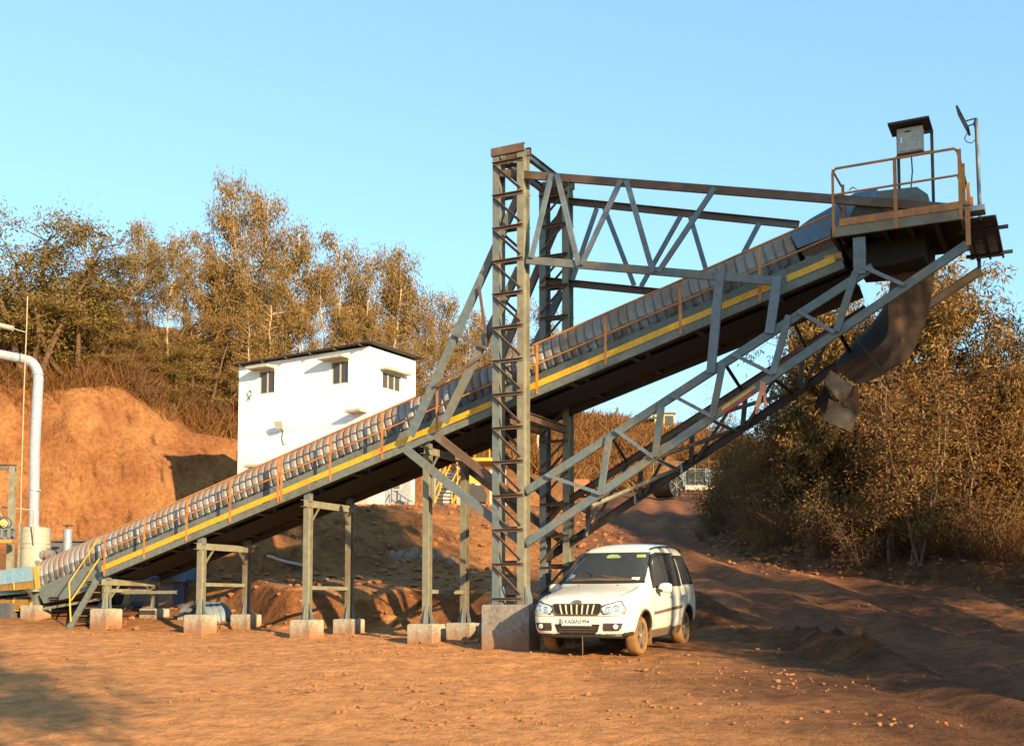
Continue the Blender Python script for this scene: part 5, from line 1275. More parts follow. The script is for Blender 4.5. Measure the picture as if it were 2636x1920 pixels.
def patch(name, fn, rows, mat, off=0.006, nu=14, nv=12, parent=None, thick=0.0, smooth=1.0):
    """a skin laid on the body: fn(a, z, off)"""
    R = [[fn(a0 + (a1 - a0) * i / nu, z, off) for i in range(nu + 1)] for z, a0, a1 in outline(rows, nv)]
    return build(name, MB().sheet(R), mat, parent or car, local=True, smooth=smooth)
SGN = (1, -1)
# windscreen
patch('windscreen', lambda y, z, o: front_p(y, z, o), [(1.255, -.745, .745), (1.35, -.735, .735), (1.64, -.675, .675), (1.765, -.64, .64)], 'car_glass', 0.012, 20, 16)
patch('cowl', lambda y, z, o: front_p(y, z, o), [(1.215, -.76, .76), (1.262, -.755, .755)], 'car_trim', 0.008, 20, 4)
# side glass
for s in SGN:
    f = lambda x, z, o, s=s: side_p(x, z, s, o)
    patch('side_window', f, [(1.13, -.02, .74), (1.30, -.02, .60), (1.53, -.02, .38), (1.67, -.02, .20)], 'car_glass', 0.008, 12, 12)
    patch('side_window', f, [(1.14, -1.02, -.08), (1.67, -1.02, -.08)], 'car_glass', 0.008, 12, 12)
    patch('side_window', f, [(1.16, -2.0, -1.10), (1.40, -1.95, -1.10), (1.66, -1.80, -1.10)], 'car_glass', 0.008, 12, 12)
    patch('window_trim', f, [(1.66, -1.8, .215), (1.715, -1.72, .12)], 'car_trim', 0.014, 24, 4)
    # black rain visor following the A pillar
    vis = [side_p(x, z, s, 0.025) for x, z in ((.78, 1.12), (.66, 1.30), (.44, 1.55), (.24, 1.69), (.0, 1.73), (-.9, 1.735))]
    build('rain_visor', MB().tube(vis, [.012, .03, .034, .034, .032, .02], 6), 'car_trim', car, local=True, smooth=1.2)
    build('pillar', MB().sheet([[side_p(-0.02, z, s, 0.011), side_p(-0.09, z, s, 0.011)] for z in np.linspace(1.13, 1.67, 8)]), 'car_trim', car, local=True)
    patch('door_moulding', lambda x, z, o, s=s: side_p(x, z - (x * 0.035), s, o), [(0.70, -.92, .86), (0.755, -.94, .87)], 'dust_brown', 0.014, 16, 2)
    for x in (-.22, -1.02):
        hndl = MB().tube([side_p(x + .09, .955, s, .012), side_p(x + .07, .955, s, .035), side_p(x - .07, .955, s, .035), side_p(x - .09, .955, s, .012)], .013, 6)
        build('door_handle', hndl, 'chrome', car, local=True, smooth=1)
    for x0, top in ((0.86, 1.08), (-0.05, 1.08), (-1.06, 1.08)):
        seam = [side_p(x0 - (0.03 if x0 > .5 else 0) * k / 8, 0.42 + (top - 0.42) * k / 8, s, 0.001) for k in range(9)]
        build('door_seam', MB().tube(seam, 0.0055, 4), 'black_plastic', car, local=True)
    build('sill', MB().prism([(.95, s * .80, .27), (-.95, s * .80, .27), (-.95, s * .86, .40), (.95, s * .86, .40)], (0, s * .035, 0)), 'dust_brown', car, local=True)
    # mirrors
    mp_ = V((.60, s * .98, 1.13)); mm = MB()
    prof = [(0.0, -.105), (.07, -.10), (.098, -.06), (.105, 0), (.10, .06), (.07, .10), (0, .105)]
    mm.lathe((0, 0, 0), (0, 1, 0), prof, 16); mm.v = [(mp_.x + v[0] * 0.62, mp_.y + v[1] * 1.15 + s * .06, mp_.z + v[2] * 0.85) for v in mm.v]
    mr = build('door_mirror', mm, 'car_white', car, local=True, smooth=1.2)
    build('stalk', MB().beam((.62, s * .86, 1.09), (.62, s * 1.0, 1.08), R_prof(.08, .05), V((1, 0, 0))), 'car_trim', mr, local=True)
    # roof rails
    rr_ = [top_p(x, s * .60, .02) for x in np.linspace(.08, -1.95, 14)]
    build('roof_rail', MB().tube(rr_, .018, 6), 'car_trim', car, local=True, smooth=1)
    # wheel-arch lips, flaps
    for wx in WX:
        lip = []
        for k in range(15):
            t = math.pi * (0.02 + 0.96 * k / 14); lip.append(side_p(wx + .418 * math.cos(t), .36 + .418 * math.sin(t), s, .004))
        build('wheel_arch', MB().tube(lip, .018, 5), 'dust_brown', car, local=True, smooth=1.2)
        build('mud_flap', MB().prism([(wx - .43, s * .58, .46), (wx - .43, s * .88, .46), (wx - .47, s * .87, .16), (wx - .47, s * .60, .16)], (.015, 0, 0)), 'tyre_dusty', car, local=True)
        # wheels
        wc = V((wx, s * WYC, WR))
        wh = build('wheel', MB().lathe(wc, (0, s, 0), [(.21, -.09), (.30, -.105), (WR - .01, -.085), (WR, -.05), (WR, .05), (WR - .012, .085), (.30, .11), (.225, .10), (.21, .06)], 36, None, False), 'tyre_dusty', car, local=True, smooth=0.7)
        rm_ = build('rim', MB().lathe(wc, (0, s, 0), [(.225, .10), (.215, .07), (.17, .03), (.0, .03)], 28, None, False), 'dark_steel', wh, local=True, smooth=0.6)
        hub = MB().lathe(wc, (0, s, 0), [(.055, .03), (.055, .085), (.04, .10), (0, .10)], 14)
        for k in range(5):
            t = 2 * math.pi * k / 5 + .3; dr = V((math.cos(t), 0, math.sin(t)))
            hub.beam(wc + V((0, s * .075, 0)) + dr * .04, wc + V((0, s * .078, 0)) + dr * .222, R_prof(.075, .03), dr.cross(V((0, 1, 0))))
        build('spokes', hub, 'rim_dusty', wh, local=True, smooth=0.5)
# bonnet seam and jets
for s in SGN:
    build('bonnet_seam', MB().tube([top_p(x, s * y, .001) for x, y in ((2.1, .60), (1.9, .66), (1.6, .69), (1.3, .70), (1.08, .70))], .006, 4), 'black_plastic', car, local=True)
    build('washer_jet', MB().lathe(top_p(1.2, s * .36, 0), (0, 0, 1), [(.018, 0), (.012, .012), (0, .014)], 8), 'car_trim', car, local=True)
# headlights, grille, bumper openings
fy = lambda y, z, o: front_p(y, z, o)
for s in SGN:
    hl = patch('headlight', lambda y, z, o, s=s: front_p(s * y, z, o), [(.735, .47, .79), (.76, .45, .80), (.82, .42, .795), (.87, .47, .765), (.90, .60, .74), (.925, .68, .725)], 'lamp_glass', .010, 12, 12)
    edge = [front_p(s * y, z, .012) for y, z in ((.47, .735), (.42, .82), (.47, .872), (.62, .905), (.68, .93), (.73, .928), (.765, .87), (.80, .80), (.79, .735), (.47, .733))]
    build('surround', MB().tube(edge, .011, 5), 'car_trim', hl, local=True, smooth=1)
    for y, z in ((.565, .80), (.68, .82)):
        c = front_p(s * y, z, .012); build('reflector', MB().lathe(c, (1, s * .35, .1), [(.058, 0), (.052, .008), (.03, .002), (0, .012)], 16), 'chrome', hl, local=True, smooth=0.6)
    build('indicator', MB().lathe(front_p(s * .772, .757, .012), (1, s * .8, 0), [(.028, 0), (.02, .008), (0, .01)], 10), 'amber', hl, local=True)
    fg = patch('fog_lamp_recess', lambda y, z, o, s=s: front_p(s * y, z, o), [(.455, .46, .70), (.50, .45, .74), (.585, .46, .77)], 'dark_steel', .009, 8, 6)
    build('fog_lamp', MB().lathe(front_p(s * .66, .525, .012), (1, s * .25, 0), [(.045, 0), (.04, .012), (0, .016)], 14), 'lamp_glass', fg, local=True, smooth=0.7)
    for z in (.48, .52, .56): build('slat', MB().tube([front_p(s * y, z, .014) for y in (.46, .52, .58)], .006, 4), 'dust_brown', fg, local=True)
gr = patch('grille', fy, [(.725, -.36, .36), (.76, -.40, .40), (.86, -.43, .43), (.885, -.42, .42)], 'black_plastic', .010, 20, 8)
build('frame', MB().tube([front_p(y, z, .014) for y, z in ((-.37, .722), (0, .715), (.37, .722), (.41, .77), (.435, .87), (.40, .893), (.2, .895), (0, .892), (-.2, .895), (-.40, .893), (-.435, .87), (-.41, .77), (-.37, .722))], .012, 5), 'dust_brown', gr, local=True, smooth=1)
for k in range(7):
    y = -.285 + .095 * k; build('bar', MB().tube([front_p(y * 0.92, .73, .018), front_p(y, .81, .022), front_p(y * 1.06, .885, .018)], .015, 6), 'window_frame', gr, local=True, smooth=1)
for z in (.76, .80, .84): build('slat', MB().tube([front_p(y, z, .012) for y in np.linspace(-.40, .40, 12)], .006, 4), 'dark_steel', gr, local=True)
em = MB(); ec = front_p(0, .925, .012)
for k in range(24):
    pass
em.tube([ec + V((.006, .085 * math.cos(t), .036 * math.sin(t))) for t in [2 * math.pi * k / 24 for k in range(25)]], .008, 5)
eb = build('badge', MB().prism([ec + V((-.01, .08 * math.cos(t), .034 * math.sin(t))) for t in [2 * math.pi * k / 24 for k in range(24)]], (.012, 0, 0)), 'dust_brown', car, local=True)
build('ring', em, 'chrome', eb, local=True, smooth=1)
build('emblem', MB().tube([ec + V((.008, y, z)) for y, z in ((-.05, -.012), (-.018, .014), (0, -.006), (.018, .014), (.05, -.012))], .006, 4), 'chrome', eb, local=True)
patch('lower_intake', fy, [(.40, -.30, .30), (.45, -.36, .36), (.565, -.40, .40)], 'black_plastic', .009, 16, 6)
for z in (.44, .48, .52): build('intake_slat', MB().tube([front_p(y, z, .014) for y in np.linspace(-.33, .33, 10)], .006, 4), 'dust_brown', car, local=True)
low = [front_p(y, .375, .0) for y in np.linspace(-.72, .72, 20)]
build('bumper_lip', MB().tube([p + V((-.02, 0, -.005)) for p in low], .045, 7), 'car_trim', car, local=True, smooth=1)
for s in SGN: build('lip_corner', MB().tube([side_p(x, .40, s, -.01) for x in (2.1, 1.98, 1.86)], .045, 6), 'car_trim', car, local=True, smooth=1)
build('bumper_seam', MB().tube([front_p(y, .70, .002) for y in np.linspace(-.80, .80, 24)], .006, 4), 'dust_brown', car, local=True)
# number plate
pc = front_p(0, .605, .035); pn = V((1, 0, .06)).normalized(); py_ = V((0, 1, 0)); pz_ = pn.cross(py_).normalized()
if pz_.z < 0: pz_ = -pz_
npl = build('number_plate', MB().box(pc, pn * .006, py_ * .262, pz_ * .066), 'plate_white', car, local=True)
bd = MB(); q = pc + pn * .007
bd.tube([q + py_ * a * .25 + pz_ * b * .058 for a, b in ((-1, -1), (1, -1), (1, 1), (-1, 1), (-1, -1))], .004, 4); build('border', bd, 'ink', npl, local=True)
fcu = bpy.data.curves.new('lettering', 'FONT'); fcu.body = 'KA06N5994'; fcu.size = .105; fcu.align_x = 'CENTER'; fcu.align_y = 'CENTER'; fcu.extrude = .001; fcu.offset = .0012; fcu.space_character = 0.98
fto = bpy.data.objects.new('lt', fcu); COL.objects.link(fto); bpy.context.view_layer.update()
tme = bpy.data.meshes.new_from_object(fto.evaluated_get(bpy.context.evaluated_depsgraph_get())); bpy.data.objects.remove(fto)
xs_ = [v.co.x for v in tme.vertices]; sx_ = .43 / (max(xs_) - min(xs_))
M_ = Matrix(((0, 0, 1), (1, 0, 0), (0, 1, 0)))
for v in tme.vertices:
    x, y, z = v.co.x * sx_, v.co.y, v.co.z
    v.co = pc + pn * (.0075 + z) + py_ * (x + .012) + pz_ * y
tme.materials.clear(); tme.materials.append(MATS['ink']); tme.name = 'lettering'
lo_ = bpy.data.objects.new('lettering', tme); COL.objects.link(lo_); lo_.parent = npl
build('state_mark', MB().box(q - py_ * .232, pn * .0015, py_ * .007, pz_ * .035), 'slate', npl, local=True)
# wipers, stickers, mirror and dashboard behind the glass
for a, b in (((.62, 1.255), (-.02, 1.335)), ((.05, 1.252), (-.60, 1.30))):
    build('wiper', MB().tube([front_p(a[0] + (b[0] - a[0]) * t, a[1] + (b[1] - a[1]) * t, .022) for t in (0, .25, .5, .75, 1)], .011, 5), 'dust_brown', car, local=True)
patch('sticker', fy, [(1.665, .47, .62), (1.715, .46, .60)], 'green_sticker', .016, 4, 2)
patch('sticker', fy, [(1.29, -.66, -.56), (1.37, -.65, -.56)], 'zinc', .016, 4, 2)
patch('sticker', fy, [(1.265, .53, .66), (1.31, .53, .66)], 'plate_white', .016, 4, 2)
patch('inner_mirror', fy, [(1.66, -.07, .16), (1.685, -.10, .18), (1.725, -.05, .10)], 'green_sticker', .014, 8, 4)
patch('dashboard', fy, [(1.257, -.60, .62), (1.275, -.58, .60), (1.30, -.22, .25)], 'dust_brown', .0145, 16, 4)
build('steering_wheel', MB().tube([front_p(-.36 + .15 * math.cos(t), 1.30 + .10 * math.sin(t), .015) for t in [math.pi * (.02 + .96 * k / 12) for k in range(13)]], .011, 5), 'car_trim', car, local=True, smooth=1)
for s in SGN: patch('tail_light', lambda y, z, o, s=s: side_p(-2.17, z, s, o) + V((-(y), 0, 0)), [(.95, 0, .04), (1.3, 0, .04)], 'red_paint', .006, 3, 3)
build('door_stop', MB().tube([(2.24, .08, .36), (2.25, .085, .2), (2.24, .08, .06)], .01, 5), 'dust_brown', car, local=True)
# ------------------------------------------------------------------ vegetation
def unit(a): return a / (np.linalg.norm(a, axis=-1, keepdims=True) + 1e-9)
def leaves(rg, centers, n, spread, length, width, droop, curl=0.0, aspect=(1, 1, 1)):
    """n leaf faces round each centre; droop 1 = hanging straight down, 0 = any direction"""
    C_ = np.repeat(centers, n, axis=0); k = len(C_)
    P_ = C_ + rg.normal(size=(k, 3)) * spread * np.array(aspect)
    d = rg.normal(size=(k, 3)); d = unit(d) * (1 - droop) + np.array([0, 0, -1.0]) * droop; d = unit(d + rg.normal(size=(k, 3)) * 0.15)
    s = unit(np.cross(d, rg.normal(size=(k, 3)))); L = length * rg.uniform(0.6, 1.3, (k, 1)); Wd = width * rg.uniform(0.7, 1.2, (k, 1))
    mid = P_ + d * L * 0.45 + np.array([0, 0, curl]) * L
    return np.stack([P_, mid + s * Wd * 0.5, P_ + d * L, mid - s * Wd * 0.5], axis=1)
def wobble(rg, p, q, n, amp):
    p, q = np.array(p), np.array(q); t = np.linspace(0, 1, n)[:, None]; w = np.cumsum(rg.normal(size=(n, 3)) * amp, axis=0); w -= w[0] * (1 - t) + w[-1] * t
    return [V(x) for x in p + (q - p) * t + w]
def joined(name, parts):
    m = MB()
    for a in parts: m.add(a.v, a.f)
    return m
def make_tree(kind, seed):
    """returns (trunk MB, leaf quads, trunk mat, leaf mat); about 12 m tall, base at the origin"""
    rg = np.random.default_rng(seed); m = MB(); cl = []
    if kind in ('gum', 'gum_thin', 'shade'):
        H = 12.0; lean = rg.normal(size=2) * 0.35; tk = wobble(rg, (0, 0, -0.3), (lean[0], lean[1], H * 0.97), 14, 0.07)
        m.tube(tk, [0.085 * (1 - 0.85 * i / 13) + 0.012 for i in range(14)], 6)
        nl = {'gum': 46, 'gum_thin': 26, 'shade': 60}[kind]; lo = {'gum': 0.30, 'gum_thin': 0.52, 'shade': 0.50}[kind]
        for i in range(nl):
            f = lo + (0.97 - lo) * (i + rg.uniform(0, 1)) / nl; b = tk[int(f * 13)].lerp(tk[min(13, int(f * 13) + 1)], f * 13 % 1)
            prof = (0.35 + 1.0 * math.sin(math.pi * min(1, (f - lo) / (1 - lo) * 0.80 + 0.18)) ** 0.8) * {'gum': 1.45, 'gum_thin': 1.0, 'shade': 1.8}[kind]
            ln = prof * rg.uniform(0.55, 1.15); az = rg.uniform(0, 2 * math.pi); up = rg.uniform(0.3, 0.9)
            e = b + V((math.cos(az) * ln, math.sin(az) * ln, up * ln * 0.8)); lp = wobble(rg, b, e, 5, 0.05)
            m.tube(lp, [0.03, 0.024, 0.018, 0.012, 0.007], 4, False)
            for t in (0.55, 0.8, 1.0):
                if rg.uniform() < 0.85: cl.append(np.array(lp[min(4, int(t * 4))]) + rg.normal(size=3) * 0.12)
        cl = np.array(cl); cl = cl[rg.uniform(size=len(cl)) < 0.80]
        q = leaves(rg, cl, {'gum': 84, 'gum_thin': 66, 'shade': 70}[kind], 0.22, 0.25, 0.060, 0.62, 0.05, (1, 1, 1.5))
        return m, q, 'trunk_pale', 'leaf_gold'
    if kind == 'acacia':
        H = 7.5
        for k in range(5):
            az = k * 1.26 + rg.uniform(-.3, .3); e = (math.cos(az) * rg.uniform(1.2, 3.0), math.sin(az) * rg.uniform(1.2, 3.0), H * rg.uniform(0.55, 0.85))
            st = wobble(rg, (0, 0, -0.3), e, 9, 0.10); m.tube(st, [0.12 * (1 - 0.8 * i / 8) + 0.015 for i in range(9)], 6)
            for j in range(16):
                b = st[int(rg.integers(3, 9))]; a2 = rg.uniform(0, 6.28); ln = rg.uniform(0.8, 2.0); e2 = b + V((math.cos(a2) * ln, math.sin(a2) * ln, rg.uniform(-0.2, 0.7) * ln))
                lp = wobble(rg, b, e2, 5, 0.07); m.tube(lp, [0.03, 0.024, 0.017, 0.011, 0.006], 4, False)
                for t in (2, 3, 4): cl.append(np.array(lp[t]))
        cl = np.array(cl)
        q = leaves(rg, cl, 75, 0.22, 0.17, 0.05, 0.0, 0.0, (1.5, 1.5, 0.5))
        return m, q, 'trunk_brown', 'leaf_olive'
    if kind == 'bare':
        H = 9.0; segs = []
        def br(p, d, ln, r, lv):
            e = p + d * ln; lp = wobble(rg, p, e, 5, 0.04 * ln); m.tube(lp, [r, r * .9, r * .8, r * .7, r * .6], 5 if lv < 2 else 3, False)
            if lv >= 4: cl.append(np.array(e)); return
            for k in range(3 if lv else 5):
                t = rg.uniform(0.45, 1.0); b = lp[min(4, int(t * 5))]; n = (d + V(rg.normal(size=3) * 0.55)).normalized(); n.z = max(n.z, 0.05)
                br(b, n.normalized(), ln * rg.uniform(0.55, 0.8), r * 0.55, lv + 1)
        br(V((0, 0, -0.3)), V((0.05, 0, 1)).normalized(), 3.6, 0.10, 0)
        cl = np.array(cl); q = leaves(rg, cl, 9, 0.22, 0.16, 0.045, 0.4)
        return m, q, 'twig', 'leaf_russet'
    if kind == 'broad':      # near trees on the right: long drooping leaves in tufts
        H = 10.0; tk = wobble(rg, (0, 0, -0.4), (rg.normal() * .5, rg.normal() * .5, H * 0.8), 10, 0.10); m.tube(tk, [0.15 * (1 - .8 * i / 9) + .02 for i in range(10)], 7)
        for i in range(48):
            f = 0.22 + 0.78 * (i + rg.uniform()) / 48; b = tk[min(9, int(f * 9))]; az = rg.uniform(0, 6.28); rr = 3.1 * math.sin(math.pi * min(1.0, f * 0.75 + 0.12)) * rg.uniform(.5, 1.1)
            e = b + V((math.cos(az) * rr, math.sin(az) * rr, rg.uniform(0.1, .8) * rr * .8)); lp = wobble(rg, b, e, 6, .08); m.tube(lp, [.045, .036, .028, .02, .014, .008], 4, False)
            for j in range(7):
                bb_ = lp[int(rg.integers(2, 6))]; e2 = bb_ + V(rg.normal(size=3) * 0.55); m.tube([bb_, bb_.lerp(e2, .5) + V((0, 0, .05)), e2], [.011, .008, .005], 3, False); cl.append(np.array(e2)); cl.append(np.array(bb_.lerp(e2, .6)))
        cl = np.array(cl); q = leaves(rg, cl, 26, 0.15, 0.23, 0.060, 0.42, 0.09)
        return m, q, 'trunk_brown', 'leaf_green'
    if kind == 'thicket':    # slender several-stemmed dry tree, about 6 m
        for i in range(5):
            az = rg.uniform(0, 6.28); e = V((math.cos(az) * rg.uniform(.3, 1.3), math.sin(az) * rg.uniform(.3, 1.3), rg.uniform(4.2, 6.0))); st = wobble(rg, (rg.normal() * .12, rg.normal() * .12, -.3), e, 10, .07); m.tube(st, [.05 * (1 - .8 * k / 9) + .008 for k in range(10)], 5, False)
            for j in range(20):
                b = st[int(rg.integers(2, 10))]; a2 = rg.uniform(0, 6.28); ln = rg.uniform(.4, 1.2); e2 = b + V((math.cos(a2) * ln, math.sin(a2) * ln, rg.uniform(.1, .9) * ln)); lp = wobble(rg, b, e2, 4, .05); m.tube(lp, [.014, .011, .008, .004], 3, False)
                cl.append(np.array(lp[2])); cl.append(np.array(lp[3]))
                for q_2 in range(2):
                    b2 = lp[int(rg.integers(1, 4))]; e3 = b2 + V(rg.normal(size=3) * .3); m.tube([b2, e3], [.007, .003], 3, False); cl.append(np.array(e3))
        cl = np.array(cl); q = leaves(rg, cl, 13, 0.13, 0.15, 0.045, 0.35, 0.05)
        return m, q, 'twig', 'leaf_russet'
    if kind == 'shrub':      # 3 m bush
        for i in range(16):
            az = rg.uniform(0, 6.28); ln = rg.uniform(1.2, 3.0); e = V((math.cos(az) * ln * .6, math.sin(az) * ln * .6, ln * rg.uniform(.6, 1.0))); lp = wobble(rg, (0, 0, -.2), e, 6, .07); m.tube(lp, [.035, .03, .024, .018, .012, .006], 4, False)
            for j in range(7):
                b = lp[int(rg.integers(2, 6))]; e2 = b + V(rg.normal(size=3) * .38); m.tube([b, e2], [.010, .005], 3, False); cl.append(np.array(e2))
        cl = np.array(cl); q = leaves(rg, cl, 34, 0.19, 0.115, 0.045, 0.2, 0.04)
        return m, q, 'twig', 'leaf_dark'
    if kind == 'dry_shrub':
        for i in range(26):
            az = rg.uniform(0, 6.28); ln = rg.uniform(.8, 2.4); e = V((math.cos(az) * ln * .55, math.sin(az) * ln * .55, ln * rg.uniform(.7, 1.0))); lp = wobble(rg, (0, 0, -.2), e, 6, .07); m.tube(lp, [.022, .019, .016, .012, .009, .005], 3, False)
            for j in range(6):
                b = lp[int(rg.integers(2, 6))]; e2 = b + V(rg.normal(size=3) * .32); m.tube([b, e2], [.008, .004], 3, False); cl.append(np.array(e2))
        cl = np.array(cl); q = leaves(rg, cl, 9, 0.17, 0.09, 0.035, 0.2)
        return m, q, 'twig', 'leaf_russet'
TREES = {}
def tree_src(kind, k):
    key = (kind, k)
    if key not in TREES:
        m, q, tm, lm = make_tree(kind, 100 + 31 * k + len(kind))
        me_t = bpy.data.meshes.new('trunk'); me_t.from_pydata([tuple(v) for v in m.v], [], m.f); me_t.materials.append(MATS[tm]); smooth_mesh(me_t)
        n = len(q); me_l = bpy.data.meshes.new('crown'); me_l.vertices.add(n * 4); me_l.vertices.foreach_set('co', np.ascontiguousarray(q, dtype=np.float32).ravel())
        me_l.loops.add(n * 4); me_l.loops.foreach_set('vertex_index', np.arange(n * 4, dtype=np.int32)); me_l.polygons.add(n)
        me_l.polygons.foreach_set('loop_start', np.arange(0, n * 4, 4, dtype=np.int32)); me_l.polygons.foreach_set('loop_total', np.full(n, 4, dtype=np.int32)); me_l.update(calc_edges=True); me_l.materials.append(MATS[lm])
        ht = float(q[:, :, 2].max())
        TREES[key] = (me_t, me_l, lm, ht, {})
    return TREES[key]
def plant(name, kind, k, p, h, lab, cat, grp=None, wid=1.0, leaf=None, rot=None):
    me_t, me_l, lm, ht, var = tree_src(kind, k)
    if leaf and leaf != lm:
        if leaf not in var: c = me_l.copy(); c.materials.clear(); c.materials.append(MATS[leaf]); var[leaf] = c
        me_l = var[leaf]
    o = thing(name, lab, cat, p, random.uniform(0, 6.28) if rot is None else rot, grp); s = h / ht; o.scale = (s * wid, s * wid, s)
    for nm, me in (('trunk' if kind not in ('shrub', 'dry_shrub') else 'stem', me_t), ('crown', me_l)):
        c = bpy.data.objects.new(nm, me); COL.objects.link(c); c.parent = o
    return o
def ground_at(u, Y):
    p = at_y(u, 1200, Y); p.z = hz(p.x, p.y); return p
def by_top(name, kind, k, u, vtop, Y, lab, cat='tree', grp=None, wid=1.0, leaf=None):
    p = ground_at(u, Y); top = at_y(u, vtop, Y).z
    return plant(name, kind, k, p, max(0.5, top - p.z), lab, cat, grp, wid, leaf)
RG_ = 'trees along the hilltop'
# hilltop trees, left to right
by_top('acacia_tree', 'acacia', 0, 70, 482, 82, 'large spreading feathery acacia at the upper left edge', 'tree', RG_, 1.0)
by_top('acacia_tree', 'acacia', 1, 190, 600, 84, 'lower olive acacia spreading in front of the pale tin shed', 'tree', RG_, 1.1)
by_top('bare_tree', 'bare', 0, 275, 512, 93, 'thin airy tree with almost bare twigs right of the big acacia', 'tree', RG_, 0.9)
by_top('gum_tree', 'gum_thin', 0, 345, 556, 92, 'slim golden gum tree just right of the bare twiggy tree', 'tree', RG_, 1.0)
by_top('gum_tree', 'gum_thin', 1, 420, 572, 88, 'slim gum tree with a long pale bare trunk above the cut bank', 'tree', RG_, 1.0)
by_top('gum_tree', 'gum_thin', 2, 505, 595, 94, 'reddish slim gum tree left of the tallest gum', 'tree', RG_, 1.0, 'leaf_gold')
by_top('gum_tree', 'gum', 0, 612, 428, 95, 'tallest gum tree on the hilltop with a pointed double crown', 'tree', RG_, 0.9)
by_top('gum_tree', 'gum', 1, 668, 470, 97, 'second-tallest gum tree, joined to the right side of the tallest', 'tree', RG_, 0.9)
by_top('gum_tree', 'gum', 2, 560, 650, 93, 'bushy gum tree filling the left foot of the tallest gum', 'tree', RG_, 1.15)
by_top('gum_tree', 'gum', 0, 700, 640, 92, 'bushy gum tree filling the right foot of the tallest gum', 'tree', RG_, 1.15)
by_top('gum_tree', 'gum_thin', 0, 780, 566, 97, 'narrow gum tree standing alone between the tallest gum and the airy group', 'tree', RG_, 1.05)
by_top('gum_tree', 'gum', 1, 828, 668, 96, 'lower rounded gum tree over the middle of the white house roof', 'tree', RG_, 1.0)
by_top('gum_tree', 'gum_thin', 2, 876, 594, 99, 'airy gum tree, leftmost of the group of three tops above the house', 'tree', RG_, 1.15)
by_top('gum_tree', 'gum_thin', 1, 930, 628, 100, 'dense-topped gum tree in the middle of the group of three tops', 'tree', RG_, 1.1)
by_top('gum_tree', 'gum_thin', 0, 985, 610, 102, 'gum tree with hanging tufts, rightmost of the group of three tops', 'tree', RG_, 1.1)
by_top('gum_tree', 'gum_thin', 2, 1052, 656, 104, 'wide airy gum tree over the right end of the house roof', 'tree', RG_, 1.4)
by_top('gum_tree', 'gum', 2, 1105, 790, 104, 'low gum tree behind the right corner of the house', 'tree', RG_, 1.0)
by_top('gum_tree', 'gum_thin', 1, 1160, 728, 106, 'small separate gum top left of the back stays', 'tree', RG_, 1.0)
by_top('gum_tree', 'gum', 0, 1222, 770, 106, 'gum tree behind the foot of the back stays', 'tree', RG_, 1.0)
by_top('gum_tree', 'gum', 1, 1290, 800, 108, 'gum tree seen through the front lattice tower', 'tree', RG_, 1.0)
by_top('gum_tree', 'gum_thin', 0, 1375, 750, 110, 'gum tree seen between the two lattice towers', 'tree', RG_, 1.2)
for i, (u, vt, Y, kd, lf, lab) in enumerate([
    (455, 760, 90, 'acacia', 'leaf_gold', 'golden bush-like tree between two pale trunks'),
    (530, 850, 90, 'acacia', 'leaf_gold', 'low golden thorn tree at the left wall of the white house'), 
    (640, 780, 90, 'gum', None, 'leafy tree directly behind the left half of the house roof'), (760, 760, 92, 'gum', None, 'leafy tree behind the middle of the house roof'),
    (880, 790, 95, 'gum', None, 'leafy tree behind the ridge of the house roof'), (960, 780, 97, 'gum', None, 'leafy tree behind the right half of the house roof'),
    (1020, 820, 98, 'gum', None, 'leafy tree just right of the house roof corner'), (1150, 880, 100, 'gum', None, 'lowest leafy tree above the hoods left of the tower'),
    (20, 720, 85, 'acacia', 'leaf_olive', 'lower acacia bush below the large one at the left edge'),
    (250, 700, 90, 'gum', None, 'leafy tree behind the bare twiggy tree'), 
    (540, 740, 94, 'gum', None, 'leafy tree before the left foot of the tallest gum'),
    (600, 700, 93, 'gum', None, 'leafy tree before the tallest gum'), (720, 740, 95, 'gum', None, 'leafy tree right below the second-tallest gum'), 
    (920, 740, 101, 'gum', None, 'leafy tree below the group of three tops'), (1080, 850, 100, 'gum', None, 'leafy tree right of the house with a low rounded top'),
    (200, 690, 92, 'gum', None, 'leafy tree behind the pale tin shed'), (300, 850, 85, 'acacia', 'leaf_gold', 'low golden thorn bush above the middle of the cut bank'), (440, 880, 88, 'acacia', 'leaf_olive', 'low olive thorn bush above the shaded part of the bank'),
    (225, 640, 94, 'gum_thin', None, 'slim pale-stemmed tree behind the airy bare tree'), (310, 620, 96, 'gum_thin', None, 'slim tree behind the first golden gum'), (385, 640, 96, 'gum_thin', None, 'slim tree left of the long pale trunk'),
    (455, 640, 97, 'gum_thin', None, 'slim tree right of the long pale trunk'), (535, 660, 96, 'gum_thin', None, 'slim tree close to the left of the tallest gum'), (740, 640, 98, 'gum_thin', None, 'slim tree right of the tallest gums'),
    (905, 690, 102, 'gum_thin', None, 'slim tree between the first two of the three tops'), (1010, 720, 104, 'gum_thin', None, 'slim tree right of the group of three tops'), (1080, 740, 106, 'gum_thin', None, 'slim tree over the right roof corner'),
    (1190, 820, 104, 'gum', None, 'leafy tree before the small separate gum top'), (350, 780, 90, 'gum', 'leaf_gold', 'pale leafy tree above the peak of the cut bank'), (480, 790, 92, 'gum', 'leaf_gold', 'pale leafy tree above the shaded bank'),
    (1260, 900, 104, 'gum', None, 'low leafy tree behind the base of the back stays'), (1330, 880, 106, 'gum', None, 'low leafy tree between the lattice towers')]):
    by_top('leafy_tree' if kd != 'dry_shrub' else 'dry_bush', kd, i % 3, u, vt, Y, lab, 'tree', 'lower trees on the hillside', 1.1, lf)
rg = np.random.default_rng(91)
